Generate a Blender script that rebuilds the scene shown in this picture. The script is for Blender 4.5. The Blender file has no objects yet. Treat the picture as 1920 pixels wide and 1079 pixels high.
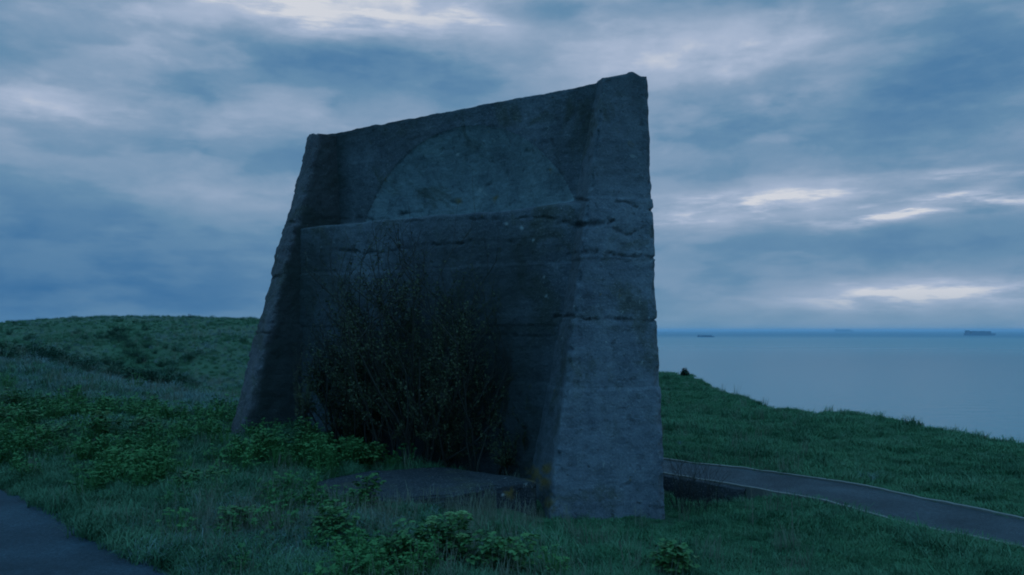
import bpy, bmesh, math, random
import numpy as np
from mathutils import Vector
R = math.radians
SC = bpy.context.scene
COL = SC.collection

# ------------------------------------------------------------------ camera, light, exposure
EYE = 1.70                      # eye height above the ground at the camera
FPX = 1500.0                    # focal length in pixels of a 1920 px wide frame
HOR = 619.0
PITCH = math.atan((HOR - 539.5) / FPX)
cd = bpy.data.cameras.new('camera'); cam = bpy.data.objects.new('camera', cd); COL.objects.link(cam)
cam.location = (0, 0, EYE); cam.rotation_euler = (math.pi / 2 + PITCH, 0, 0)
cd.sensor_width = 36.0; cd.lens = 36.0 * FPX / 1920.0; cd.clip_start = 0.05; cd.clip_end = 400000
SC.camera = cam

SUN_EL, SUN_AZ = 4.0, 128.0     # low sun behind cloud, to the right and behind the camera (azimuth from +Y, clockwise)
sd = bpy.data.lights.new('sun', 'SUN'); so = bpy.data.objects.new('sun', sd); COL.objects.link(so)
sd.energy = 0.10; sd.angle = R(50); sd.color = (0.62, 0.78, 1.0)
_el, _az = R(28), R(SUN_AZ)
so.rotation_euler = Vector((math.sin(_az) * math.cos(_el), math.cos(_az) * math.cos(_el), math.sin(_el))).to_track_quat('Z', 'Y').to_euler()

SC.view_settings.view_transform = 'Standard'; SC.view_settings.look = 'None'
SC.view_settings.exposure = 0.0; SC.view_settings.gamma = 1.0
SC.render.engine = 'CYCLES'
SC.cycles.use_denoising = True
SC.cycles.max_bounces = 6; SC.cycles.diffuse_bounces = 3; SC.cycles.transparent_max_bounces = 8
SC.cycles.pixel_filter_type = 'BLACKMAN_HARRIS'; SC.cycles.filter_width = 1.9


def srgb(r, g, b):
    f = lambda c: (c / 255 / 12.92) if c / 255 <= 0.04045 else ((c / 255 + 0.055) / 1.055) ** 2.4
    return (f(r), f(g), f(b), 1.0)


class NT:
    """small helper to write node trees"""
    def __init__(s, tree): s.t = tree; s.n = tree.nodes; s.l = tree.links
    def new(s, typ, **kw):
        n = s.n.new(typ)
        for k, v in kw.items(): setattr(n, k, v)
        return n
    def put(s, sock, v):
        if isinstance(v, bpy.types.NodeSocket): s.l.new(v, sock)
        elif v is not None: sock.default_value = v
    def math(s, op, a, b=None, c=None, clamp=False):
        n = s.new('ShaderNodeMath', operation=op); n.use_clamp = clamp
        for i, v in enumerate((a, b, c)): s.put(n.inputs[i], v)
        return n.outputs[0]
    def vmath(s, op, a, b=None, out=0):
        n = s.new('ShaderNodeVectorMath', operation=op)
        s.put(n.inputs[0], a); s.put(n.inputs[1], b)
        return n.outputs[out]
    def noise(s, vec, scale, detail=4, rough=0.55, dist=0.0):
        n = s.new('ShaderNodeTexNoise'); s.put(n.inputs['Vector'], vec)
        n.inputs['Scale'].default_value = scale; n.inputs['Detail'].default_value = detail
        n.inputs['Roughness'].default_value = rough; n.inputs['Distortion'].default_value = dist
        return n.outputs[0]
    def ramp(s, fac, stops, interp='LINEAR'):
        n = s.new('ShaderNodeValToRGB'); s.put(n.inputs[0], fac); r = n.color_ramp; r.interpolation = interp
        while len(r.elements) < len(stops): r.elements.new(0.5)
        for e, (p, c) in zip(r.elements, stops):
            e.position = p; e.color = c if not isinstance(c, (int, float)) else (c, c, c, 1)
        return n.outputs[0]
    def mix(s, f, a, b, mode='MIX'):
        n = s.new('ShaderNodeMix', data_type='RGBA', blend_type=mode)
        s.put(n.inputs[0], f); s.put(n.inputs[6], a); s.put(n.inputs[7], b)
        return n.outputs[2]
    def maprange(s, v, a, b, c=0.0, d=1.0, smooth=True):
        n = s.new('ShaderNodeMapRange'); n.interpolation_type = 'SMOOTHSTEP' if smooth else 'LINEAR'
        for i, x in enumerate((v, a, b, c, d)): s.put(n.inputs[i], x)
        return n.outputs[0]


# ------------------------------------------------------------------ world: dusk sky under stratocumulus
W = bpy.data.worlds.new('World'); SC.world = W; W.use_nodes = True
w = NT(W.node_tree); w.n.clear()
sky = w.new('ShaderNodeTexSky'); sky.sky_type = 'NISHITA'; sky.sun_disc = False
sky.sun_elevation = R(SUN_EL); sky.sun_rotation = R(SUN_AZ)
tc = w.new('ShaderNodeTexCoord'); D = w.vmath('NORMALIZE', tc.outputs['Generated'])
sep = w.new('ShaderNodeSeparateXYZ'); w.put(sep.inputs[0], D); dx, dy, dz = sep.outputs
az = w.math('ARCTAN2', dx, dy)
el = w.math('ARCSINE', dz)
zz = w.math('ADD', w.math('MAXIMUM', dz, 0.0), 0.13)
comb = w.new('ShaderNodeCombineXYZ')
w.put(comb.inputs[0], w.math('DIVIDE', dx, zz)); w.put(comb.inputs[1], w.math('DIVIDE', dy, zz)); comb.inputs[2].default_value = 3.7
cp = comb.outputs[0]
n_big = w.noise(cp, 0.55, 3, 0.5, 0.4)
n_mid = w.noise(cp, 1.3, 4, 0.45, 0.5)
strv = w.vmath('MULTIPLY', D, (4.0, 4.0, 15.0))
n_str = w.noise(strv, 1.7, 5, 0.5, 0.08)
n_puf = w.noise(w.vmath('MULTIPLY', D, (5.0, 5.0, 10.0)), 1.15, 6, 0.55, 0.12)
n_fin = w.noise(w.vmath('MULTIPLY', D, (8.0, 8.0, 19.0)), 1.5, 6, 0.6, 0.15)
n_wsp = w.noise(w.vmath('MULTIPLY', D, (6.5, 6.5, 38.0)), 1.7, 6, 0.6, 0.1)


def blob(px, py, sx, sy, gain, tilt=0.0):
    """gain * gaussian in azimuth / elevation, for a cloud bank of that size in the sky"""
    a0 = math.atan((px - 960) / FPX); e0 = math.atan((HOR - py) / FPX * math.cos(a0))
    da = w.math('SUBTRACT', az, a0)
    de = w.math('SUBTRACT', w.math('SUBTRACT', el, e0), w.math('MULTIPLY', da, tilt))
    q = w.math('ADD', w.math('POWER', w.math('DIVIDE', da, sx / FPX), 2.0),
               w.math('POWER', w.math('DIVIDE', de, sy / FPX), 2.0))
    return w.math('MULTIPLY', w.math('EXPONENT', w.math('MULTIPLY', q, -0.5)), gain)


def total(lst):
    s_ = lst[0]
    for b in lst[1:]: s_ = w.math('ADD', s_, b)
    return s_


soft = total([blob(560, 10, 170, 40, 0.30, -0.05), blob(860, 25, 130, 34, 0.30, -0.2), blob(1200, 90, 230, 60, 0.16, 0.1),
              blob(1480, 110, 250, 50, 0.12), blob(100, 225, 150, 45, 0.15), blob(330, 95, 230, 60, 0.06),
              blob(1450, 390, 220, 55, 0.12), blob(1750, 560, 170, 26, 0.12), blob(450, 370, 260, 18, 0.10), blob(800, 190, 200, 18, 0.06),
              blob(610, 100, 150, 40, -0.26, 0.05), blob(860, 135, 190, 50, -0.18, -0.15), blob(560, 270, 160, 40, -0.06), blob(60, 530, 420, 105, -0.36),
              blob(1600, 190, 300, 45, -0.17), blob(1840, 60, 120, 60, -0.22), blob(1640, 460, 420, 34, -0.16), blob(1820, 420, 120, 34, -0.10),
              blob(1300, 0, 330, 18, -0.16), blob(340, 150, 380, 26, -0.12), blob(1500, 290, 300, 40, -0.05), blob(240, 260, 280, 26, -0.06)])
hard = total([blob(570, 8, 160, 32, 0.52, -0.05), blob(880, 22, 60, 14, 0.35, -0.3), blob(90, 208, 120, 22, 0.18),
              blob(1440, 371, 110, 10, 0.80), blob(1510, 403, 190, 10, 0.80, 0.0), blob(1710, 392, 90, 10, 0.6, 0.22), blob(1770, 328, 110, 8, 0.5),
              blob(1740, 550, 150, 15, 0.62, 0.01), blob(1880, 372, 60, 8, 0.6, -0.1), blob(1640, 575, 50, 8, 0.30), blob(1340, 410, 60, 18, 0.25)])
wisp = w.maprange(n_wsp, 0.42, 0.66)
puff = w.maprange(n_puf, 0.36, 0.66)
t = w.math('ADD', w.math('ADD', 0.53, w.maprange(el, 0.12, 0.34, 0.0, 0.07)), soft)
t = w.math('ADD', t, w.math('MULTIPLY', w.math('SUBTRACT', n_big, 0.5), 0.10))
t = w.math('ADD', t, w.math('MULTIPLY', w.math('SUBTRACT', n_mid, 0.5), 0.08))
t = w.math('ADD', t, w.math('MULTIPLY', w.math('SUBTRACT', n_str, 0.5), 0.18))
t = w.math('ADD', t, w.math('MULTIPLY', w.math('SUBTRACT', w.maprange(n_str, 0.43, 0.58), 0.5), 0.085))
t = w.math('ADD', t, w.math('MULTIPLY', w.math('SUBTRACT', w.maprange(n_puf, 0.47, 0.56), 0.5), w.maprange(el, 0.06, 0.28, 0.03, 0.065)))
t = w.math('ADD', t, w.math('MULTIPLY', w.math('SUBTRACT', n_puf, 0.5), w.maprange(el, 0.06, 0.3, 0.10, 0.32)))
t = w.math('ADD', t, w.math('MULTIPLY', w.math('SUBTRACT', n_fin, 0.5), w.maprange(el, 0.06, 0.3, 0.14, 0.33)))
t = w.math('ADD', t, w.math('MULTIPLY', hard, w.math('ADD', 0.20, w.math('MULTIPLY', wisp, 0.50))))
cloud = w.ramp(t, [(0.0, srgb(30, 96, 150)), (0.2, srgb(74, 121, 163)), (0.42, srgb(102, 141, 174)),
                   (0.62, srgb(136, 161, 189)), (0.82, srgb(168, 184, 209)), (1.0, srgb(210, 214, 223))])
# a clearer, purplish strip low over the sea
cloud = w.mix(w.math('MULTIPLY', w.maprange(el, 0.055, 0.004), w.maprange(az, -0.15, 0.2, 0.08, 0.5)), cloud, srgb(104, 144, 172))
# an overcast sky is brightest overhead
zen = w.maprange(el, 0.35, 1.3, 1.0, 1.75)
blue = w.math('MAXIMUM', w.maprange(el, 0.42, 0.75), w.maprange(dy, 0.35, -0.25))   # the high sky and the eastern side are a deeper blue
cloud = w.mix(blue, cloud, w.mix(1.0, cloud, (0.48, 1.02, 1.30, 1), 'MULTIPLY'))
cloud = w.vmath('SCALE', cloud); cloud.node.inputs[3].default_value = 1.0; w.put(cloud.node.inputs[3], zen)
# below the horizon: the dark of the land
cloud = w.mix(w.maprange(el, -0.02, -0.10), cloud, (0.02, 0.04, 0.05, 1))
bg1 = w.new('ShaderNodeBackground'); w.put(bg1.inputs[0], sky.outputs[0]); bg1.inputs[1].default_value = 0.05
bg2 = w.new('ShaderNodeBackground'); w.put(bg2.inputs[0], cloud); bg2.inputs[1].default_value = 1.0
mx = w.new('ShaderNodeMixShader'); mx.inputs[0].default_value = 0.97
w.l.new(bg1.outputs[0], mx.inputs[1]); w.l.new(bg2.outputs[0], mx.inputs[2])
wo = w.new('ShaderNodeOutputWorld'); w.l.new(mx.outputs[0], wo.inputs[0])

# ------------------------------------------------------------------ geometry helpers
cp_, sp_ = math.cos(PITCH), math.sin(PITCH)


def ray(px, py):
    a, b = (px - 960) / FPX, (539.5 - py) / FPX
    return np.array((a, cp_ - b * sp_, sp_ + b * cp_))


def P(px, py, depth):
    r = ray(px, py); return np.array((0, 0, EYE)) + r * (depth / r[1])


def project(v):
    v = np.asarray(v) - np.array((0, 0, EYE))
    f = v[..., 1] * cp_ + v[..., 2] * sp_; u = -v[..., 1] * sp_ + v[..., 2] * cp_
    return np.stack([960 + FPX * v[..., 0] / f, 539.5 - FPX * u / f], -1)


_rs = np.random.RandomState(5)
_perm = np.concatenate([_rs.permutation(256)] * 3)
_val = _rs.rand(256) * 2 - 1


def vnoise(p):
    """smooth value noise in [-1, 1] for an (N,3) array"""
    p = np.asarray(p, float); i = np.floor(p).astype(int); f = p - i; u = f * f * f * (f * (f * 6 - 15) + 10)
    i &= 255
    def h(a, b, c): return _val[_perm[_perm[_perm[(i[:, 0] + a) & 255] + ((i[:, 1] + b) & 255)] + ((i[:, 2] + c) & 255)]]
    x, y, z = u[:, 0], u[:, 1], u[:, 2]
    l = lambda a, b, k: a + (b - a) * k
    return l(l(l(h(0, 0, 0), h(1, 0, 0), x), l(h(0, 1, 0), h(1, 1, 0), x), y),
             l(l(h(0, 0, 1), h(1, 0, 1), x), l(h(0, 1, 1), h(1, 1, 1), x), y), z)


def fbm(p, o=4, g=0.5):
    p = np.asarray(p, float); s_ = 0; a = 1.0; tot = 0
    for k in range(o):
        s_ = s_ + a * vnoise(p * 2 ** k + 17.3 * k); tot += a; a *= g
    return s_ / tot


def mesh_obj(name, verts, faces, mat, parent=None, smooth=True, attrs=None):
    me = bpy.data.meshes.new(name)
    me.from_pydata([tuple(map(float, v)) for v in verts], [], [tuple(int(i) for i in f) for f in faces])
    me.update()
    if smooth: me.polygons.foreach_set('use_smooth', [True] * len(me.polygons))
    for k, v in (attrs or {}).items():
        a = me.attributes.new(k, 'FLOAT', 'POINT'); a.data.foreach_set('value', np.asarray(v, np.float32))
    if mat: me.materials.append(mat)
    o = bpy.data.objects.new(name, me); COL.objects.link(o)
    if parent: o.parent = parent
    return o


def thing(name, label, cat, loc=(0, 0, 0), group=None):
    o = bpy.data.objects.new(name, None); COL.objects.link(o); o.location = [float(c) for c in loc]
    o['label'] = label; o['category'] = cat
    if group: o['group'] = group
    return o


def tag(o, label=None, cat=None, kind=None, group=None):
    if label: o['label'] = label
    if cat: o['category'] = cat
    if kind: o['kind'] = kind
    if group: o['group'] = group
    return o


def grid_faces(nr, nc, wrap=False):
    f = []
    for r in range(nr - 1):
        for c in range(nc if wrap else nc - 1):
            d = (c + 1) % nc
            f.append((r * nc + c, r * nc + d, (r + 1) * nc + d, (r + 1) * nc + c))
    return f


class MB:
    """collects tubes and leaf faces for one mesh"""
    def __init__(s): s.v = []; s.f = []
    def tube(s, pts, r0, r1, n=4):
        b = len(s.v); pts = [np.asarray(p, float) for p in pts]; m = len(pts)
        for k, p in enumerate(pts):
            d = pts[min(k + 1, m - 1)] - pts[max(k - 1, 0)]; d = d / (np.linalg.norm(d) + 1e-9)
            a = np.cross(d, (0.31, 0.95, 0.05)); a /= np.linalg.norm(a) + 1e-9; c = np.cross(d, a)
            r = r0 + (r1 - r0) * k / max(1, m - 1)
            for j in range(n):
                q = 2 * math.pi * j / n; s.v.append(p + r * (a * math.cos(q) + c * math.sin(q)))
        for k in range(m - 1):
            for j in range(n):
                s.f.append((b + k * n + j, b + k * n + (j + 1) % n, b + (k + 1) * n + (j + 1) % n, b + (k + 1) * n + j))
    def leaf(s, p, d, up, L, wd, fold=0.25):
        d = d / (np.linalg.norm(d) + 1e-9); sd_ = np.cross(d, up); sd_ /= np.linalg.norm(sd_) + 1e-9; nn = np.cross(sd_, d)
        b = len(s.v)
        s.v += [p, p + d * L * .3 + sd_ * wd + nn * wd * fold, p + d * L * .72 + sd_ * wd * .72 + nn * wd * fold, p + d * L - nn * L * .08,
                p + d * L * .72 - sd_ * wd * .72 + nn * wd * fold, p + d * L * .3 - sd_ * wd + nn * wd * fold, p + d * L * .5]
        s.f += [(b, b + 1, b + 6), (b + 1, b + 2, b + 6), (b + 2, b + 3, b + 6), (b + 3, b + 4, b + 6), (b + 4, b + 5, b + 6), (b + 5, b, b + 6)]
    def build(s, name, mat, parent=None, smooth=True): return mesh_obj(name, s.v, s.f, mat, parent, smooth)


# ------------------------------------------------------------------ materials
def new_mat(name):
    m = bpy.data.materials.new(name); m.use_nodes = True
    t_ = NT(m.node_tree); b = t_.n['Principled BSDF']; b.inputs['Specular IOR Level'].default_value = 0.25
    return m, t_, b


def bump(t_, h, strength, dist):
    n = t_.new('ShaderNodeBump'); n.inputs['Strength'].default_value = strength; n.inputs['Distance'].default_value = dist
    t_.put(n.inputs['Height'], h); return n.outputs[0]


def concrete(name, gain=1.0, tint=(1, 1, 1)):
    m, t_, b = new_mat(name)
    pos = t_.new('ShaderNodeNewGeometry').outputs['Position']
    big = t_.noise(pos, 0.9, 5, 0.6, 0.4)
    med = t_.noise(pos, 4.5, 6, 0.65, 0.3)
    fine = t_.noise(pos, 38, 5, 0.7)
    speck = t_.noise(pos, 48, 4, 0.7)
    vert = t_.noise(t_.vmath('MULTIPLY', pos, (7, 7, 0.7)), 1.0, 5, 0.6, 0.3)
    hor = t_.noise(t_.vmath('MULTIPLY', pos, (0.8, 0.8, 9)), 1.0, 4, 0.6, 0.2)
    c0 = tuple(gain * x * y for x, y in zip((0.080, 0.092, 0.110), tint)) + (1,)
    c1 = tuple(gain * x * y for x, y in zip((0.160, 0.183, 0.206), tint)) + (1,)
    c2 = tuple(gain * x * y for x, y in zip((0.258, 0.283, 0.300), tint)) + (1,)
    f = t_.math('ADD', t_.math('MULTIPLY', big, 0.42), t_.math('MULTIPLY', med, 0.34))
    f = t_.math('ADD', f, t_.math('MULTIPLY', vert, 0.22)); f = t_.math('ADD', f, t_.math('MULTIPLY', fine, 0.22))
    c = t_.ramp(f, [(0.44, c0), (0.60, c1), (0.78, c2)])
    c = t_.mix(t_.math('MULTIPLY', t_.maprange(hor, 0.52, 0.68), 0.28), c, c0)
    # brown-green algae patches, ochre and pale lichen
    alg = t_.noise(t_.vmath('ADD', pos, (5, 9, 2)), 1.5, 6, 0.68, 0.6)
    c = t_.mix(t_.math('MULTIPLY', t_.maprange(alg, 0.50, 0.66), 0.62), c, (0.062, 0.066, 0.040, 1))
    lic = t_.noise(t_.vmath('ADD', pos, (1, 3, 8)), 10.0, 4, 0.6, 0.5)
    c = t_.mix(t_.math('MULTIPLY', t_.maprange(lic, 0.67, 0.73), 0.55), c, (0.34, 0.36, 0.33, 1))
    och = t_.noise(t_.vmath('ADD', pos, (7, 1, 4)), 5.0, 5, 0.65, 0.5)
    c = t_.mix(t_.math('MULTIPLY', t_.maprange(och, 0.66, 0.74), 0.6), c, (0.16, 0.11, 0.03, 1))
    pit = t_.maprange(t_.noise(pos, 24, 3, 0.6), 0.66, 0.74)
    c = t_.mix(t_.math('MULTIPLY', t_.maprange(speck, 0.44, 0.32), 0.5), c, c0)
    c = t_.mix(t_.math('MULTIPLY', pit, 0.65), c, (0.03, 0.034, 0.036, 1))
    c = t_.mix(t_.math('MULTIPLY', t_.maprange(speck, 0.54, 0.68), 0.50), c, (0.30, 0.31, 0.30, 1))
    pat = t_.noise(t_.vmath('ADD', pos, (2, 6, 1)), 7.0, 6, 0.72, 0.4)
    c = t_.mix(t_.math('MULTIPLY', t_.maprange(pat, 0.56, 0.70), 0.40), c, c2)
    c = t_.mix(t_.math('MULTIPLY', t_.maprange(pat, 0.44, 0.32), 0.55), c, (0.035, 0.040, 0.040, 1))
    dmp_shd = t_.new('ShaderNodeAttribute', attribute_name='damp_shade').outputs['Fac']  # algae, plus the shade of inner faces and left corner put into the colour
    c = t_.mix(t_.math('MULTIPLY', dmp_shd, t_.math('ADD', 0.50, t_.math('MULTIPLY', alg, 0.7), clamp=True)), c, (0.030, 0.036, 0.032, 1))
    at = t_.new('ShaderNodeAttribute', attribute_name='crack').outputs['Fac']
    c = t_.mix(t_.math('MULTIPLY', at, 0.55), c, (0.018, 0.020, 0.018, 1))
    at2 = t_.new('ShaderNodeAttribute', attribute_name='lichen').outputs['Fac']
    c = t_.mix(t_.math('MULTIPLY', at2, 0.8), c, (0.42, 0.44, 0.42, 1))
    at3 = t_.new('ShaderNodeAttribute', attribute_name='ochre').outputs['Fac']
    c = t_.mix(t_.math('MULTIPLY', at3, 0.75), c, (0.20, 0.125, 0.025, 1))
    t_.put(b.inputs['Base Color'], c); b.inputs['Roughness'].default_value = 0.93
    h = t_.math('ADD', t_.math('MULTIPLY', med, 0.5), t_.math('MULTIPLY', fine, 0.35))
    h = t_.math('SUBTRACT', h, t_.math('MULTIPLY', pit, 0.5)); h = t_.math('ADD', h, t_.math('MULTIPLY', hor, 0.3))
    t_.put(b.inputs['Normal'], bump(t_, h, 0.9, 0.055))
    return m


M_WALL = concrete('weathered_concrete', 0.72)
M_DISH = concrete('rendered_dish_concrete', 1.22, (0.95, 1.05, 0.98))
M_WING = concrete('buttress_concrete', 0.86)
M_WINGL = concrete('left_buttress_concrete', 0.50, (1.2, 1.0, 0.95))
M_SLAB = concrete('slab_concrete', 0.21)


def ground_mat():
    m, t_, b = new_mat('turf')
    pos = t_.new('ShaderNodeNewGeometry').outputs['Position']
    a = t_.noise(pos, 0.22, 5, 0.6, 0.5); c2 = t_.noise(pos, 1.6, 6, 0.62, 0.3); f = t_.noise(pos, 14, 5, 0.7)
    s_ = t_.math('ADD', t_.math('MULTIPLY', a, 0.4), t_.math('ADD', t_.math('MULTIPLY', c2, 0.35), t_.math('MULTIPLY', f, 0.28)))
    c = t_.ramp(s_, [(0.36, (0.020, 0.062, 0.028, 1)), (0.50, (0.040, 0.112, 0.050, 1)), (0.66, (0.078, 0.155, 0.080, 1))])
    pale = t_.new('ShaderNodeAttribute', attribute_name='pale').outputs['Fac']
    c = t_.mix(t_.math('MULTIPLY', pale, t_.math('ADD', 0.45, t_.math('MULTIPLY', c2, 0.7))), c, (0.115, 0.14, 0.088, 1))
    soil_shade = t_.new('ShaderNodeAttribute', attribute_name='soil_shade').outputs['Fac']  # bare soil, and the shade painted along the slab front
    c = t_.mix(soil_shade, c, (0.030, 0.026, 0.020, 1))
    t_.put(b.inputs['Base Color'], c); b.inputs['Roughness'].default_value = 0.95
    t_.put(b.inputs['Normal'], bump(t_, t_.math('ADD', c2, t_.math('MULTIPLY', f, 0.5)), 0.9, 0.12))
    return m


def grass_mat(name, lo, mid, hi, rnd=0.5):
    m, t_, b = new_mat(name)
    pos = t_.new('ShaderNodeNewGeometry').outputs['Position']
    oi = t_.new('ShaderNodeObjectInfo').outputs['Random']
    a = t_.noise(pos, 0.30, 4, 0.6, 0.4); c2 = t_.noise(t_.vmath('MULTIPLY', pos, (1, 1, 0.2)), 2.4, 4, 0.65)
    s_ = t_.math('ADD', t_.math('MULTIPLY', a, 0.42), t_.math('MULTIPLY', c2, 0.52))
    s_ = t_.math('ADD', s_, t_.math('MULTIPLY', t_.math('SUBTRACT', oi, 0.25), 0.35 * rnd))
    c = t_.ramp(s_, [(0.33, lo + (1,)), (0.50, mid + (1,)), (0.70, hi + (1,))])
    t_.put(b.inputs['Base Color'], c); b.inputs['Roughness'].default_value = 0.7
    b.inputs['Specular IOR Level'].default_value = 0.2
    return m


def leaf_mat(name, lo, hi, rough=0.6):
    m, t_, b = new_mat(name)
    pos = t_.new('ShaderNodeNewGeometry').outputs['Position']
    n = t_.noise(pos, 22, 3, 0.6); n2 = t_.noise(pos, 3.0, 3, 0.6)
    c = t_.mix(t_.maprange(t_.math('ADD', t_.math('MULTIPLY', n, 0.6), t_.math('MULTIPLY', n2, 0.4)), 0.36, 0.64), lo + (1,), hi + (1,))
    t_.put(b.inputs['Base Color'], c); b.inputs['Roughness'].default_value = rough
    return m


def asphalt(name, base):
    m, t_, b = new_mat(name)
    pos = t_.new('ShaderNodeNewGeometry').outputs['Position']
    g = t_.noise(pos, 90, 3, 0.75); p = t_.noise(pos, 1.3, 5, 0.6, 0.3); k = t_.noise(pos, 30, 4, 0.75)
    s_ = t_.math('ADD', t_.math('MULTIPLY', g, 0.4), t_.math('ADD', t_.math('MULTIPLY', p, 0.35), t_.math('MULTIPLY', k, 0.3)))
    c = t_.ramp(s_, [(0.38, tuple(0.45 * x for x in base) + (1,)), (0.52, tuple(base) + (1,)), (0.66, tuple(2.1 * x for x in base) + (1,))])
    t_.put(b.inputs['Base Color'], c); b.inputs['Roughness'].default_value = 0.85
    t_.put(b.inputs['Normal'], bump(t_, t_.math('ADD', g, k), 0.9, 0.02))
    return m


def plain(name, col, rough=0.8, var=0.3, scale=8):
    m, t_, b = new_mat(name)
    pos = t_.new('ShaderNodeNewGeometry').outputs['Position']
    n = t_.noise(pos, scale, 5, 0.65)
    t_.put(b.inputs['Base Color'], t_.mix(n, tuple(c * (1 - var) for c in col) + (1,), tuple(c * (1 + var) for c in col) + (1,)))
    b.inputs['Roughness'].default_value = rough
    return m


def sea_mat():
    m, t_, b = new_mat('sea_water')
    pos = t_.new('ShaderNodeNewGeometry').outputs['Position']
    d = t_.vmath('LENGTH', pos, out=1)
    streak = t_.noise(t_.vmath('MULTIPLY', pos, (0.0006, 0.003, 0)), 1.0, 5, 0.55, 0.6)
    sx = t_.new('ShaderNodeSeparateXYZ'); t_.put(sx.inputs[0], pos)
    wob = t_.math('MULTIPLY', t_.math('SUBTRACT', streak, 0.5), 0.35)
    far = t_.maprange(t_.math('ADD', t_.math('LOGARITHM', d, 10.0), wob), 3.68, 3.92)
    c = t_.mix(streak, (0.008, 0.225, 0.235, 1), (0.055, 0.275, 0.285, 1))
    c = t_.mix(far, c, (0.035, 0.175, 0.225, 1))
    # darker teal, lower-specular water off to the right
    rd_ = t_.vmath('LENGTH', t_.vmath('SUBTRACT', pos, (900.0, 1150.0, -50.0)), out=1)
    dark_right = t_.maprange(t_.math('ADD', rd_, t_.math('MULTIPLY', wob, 900.0)), 1150.0, 250.0)
    c = t_.mix(dark_right, c, (0.002, 0.185, 0.205, 1))
    t_.put(b.inputs['Base Color'], c)
    t_.put(b.inputs['Roughness'], t_.math('ADD', t_.maprange(d, 100, 4000, 0.18, 0.32), t_.math('MULTIPLY', far, 0.25)))
    t_.put(b.inputs['Specular IOR Level'], t_.math('SUBTRACT', t_.math('SUBTRACT', 0.37, t_.math('MULTIPLY', far, 0.02)), t_.math('MULTIPLY', dark_right, 0.17)))
    wv = t_.noise(t_.vmath('MULTIPLY', pos, (0.25, 0.5, 0)), 1.0, 4, 0.6, 0.3)
    wv2 = t_.noise(t_.vmath('MULTIPLY', pos, (0.03, 0.09, 0)), 1.0, 4, 0.6, 0.5)
    t_.put(b.inputs['Normal'], bump(t_, t_.math('ADD', wv, t_.math('MULTIPLY', wv2, 3.0)), 0.5, 0.8))
    return m


M_TURF = ground_mat()
M_G_LAWN = grass_mat('lawn_grass_blades', (0.020, 0.078, 0.034), (0.056, 0.172, 0.072), (0.110, 0.240, 0.108))
M_G_LONG = grass_mat('meadow_grass_blades', (0.022, 0.078, 0.036), (0.064, 0.165, 0.078), (0.135, 0.245, 0.130))
M_G_PALE = grass_mat('dry_grass_blades', (0.11, 0.135, 0.085), (0.17, 0.185, 0.125), (0.24, 0.235, 0.165))
M_G_BLEACH = grass_mat('bleached_grass_blades', (0.085, 0.158, 0.135), (0.150, 0.232, 0.200), (0.210, 0.285, 0.250))
M_COVER = grass_mat('broad_leaves', (0.026, 0.104, 0.030), (0.052, 0.162, 0.044), (0.086, 0.215, 0.062))
M_SCRUB = grass_mat('scrub_leaves', (0.012, 0.045, 0.026), (0.022, 0.075, 0.040), (0.040, 0.110, 0.060))
M_LEAF = leaf_mat('fresh_green_leaf', (0.040, 0.116, 0.032), (0.090, 0.205, 0.058))
M_UMBEL = leaf_mat('yellow_green_flower', (0.17, 0.30, 0.10), (0.27, 0.40, 0.16))
M_STEM = plain('green_stem', (0.06, 0.13, 0.05))
M_BARK = plain('grey_brown_twig', (0.046, 0.042, 0.034), var=0.5, scale=15)
M_BARKP = plain('pale_dead_twig', (0.17, 0.15, 0.12), var=0.4, scale=15)
M_SHRUB = leaf_mat('dark_shrub_leaf', (0.042, 0.056, 0.024), (0.095, 0.102, 0.044))
M_DRY = plain('dry_stalk', (0.24, 0.22, 0.16), var=0.3, scale=20)
M_ROAD = asphalt('road_asphalt', (0.036, 0.060, 0.074))
M_PATH = asphalt('path_asphalt', (0.058, 0.072, 0.078))
M_KERB = plain('kerb_concrete', (0.20, 0.19, 0.165), 0.9, 0.4, 12)
M_SHIP = plain('ship_paint', (0.055, 0.145, 0.23), 0.6, 0.1, 0.05)
M_SEA = sea_mat()

# ------------------------------------------------------------------ terrain
CP = [  # (px, py, depth) of ground points seen in the photograph
    (0, 915, 8.6), (180, 1010, 6.5), (330, 1079, 5.45), (700, 1079, 5.4), (1000, 1079, 5.6), (1300, 1079, 5.9), (1700, 1079, 6.05), (1920, 1079, 6.0),
    (1140, 985, 8.05), (1030, 978, 8.0), (1005, 972, 8.15), (930, 965, 7.85), (850, 960, 7.6), (740, 955, 7.35), (620, 945, 7.6), (440, 822, 10.9), (600, 850, 9.7), (760, 880, 9.3), (900, 900, 9.3),
    (1250, 885, 11.0), (1600, 925, 9.6), (1920, 1010, 7.4), (1300, 985, 8.2), (1500, 985, 8.0), (1245, 800, 17), (1245, 705, 37), (1400, 755, 26),
    (1640, 794, 20), (1920, 833, 16), (1920, 900, 11), (1600, 850, 14.0), (1400, 830, 15),
    (0, 780, 14), (250, 800, 13), (-60, 682, 25.5), (40, 679, 25), (125, 692, 23.5), (270, 727, 21), (400, 756, 19), (400, 748, 36), (250, 712, 39), (100, 672, 42), (0, 652, 44), (300, 690, 44),
    (400, 700, 44), (470, 655, 50), (0, 636, 55), (250, 645, 50), (0, 624, 85), (120, 612, 82), (275, 592, 78), (380, 597, 80), (480, 598, 80), (650, 608, 78), (800, 625, 75), (1000, 680, 60)]
ctrl = [P(*c) for c in CP]
ctrl += [P(x, y, d) - np.array((0, 0, dz_)) for x, y, d, dz_ in [(60, 680, 31, .45), (250, 722, 29, .55), (400, 755, 26, .35), (-150, 660, 31, .4)]]
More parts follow.
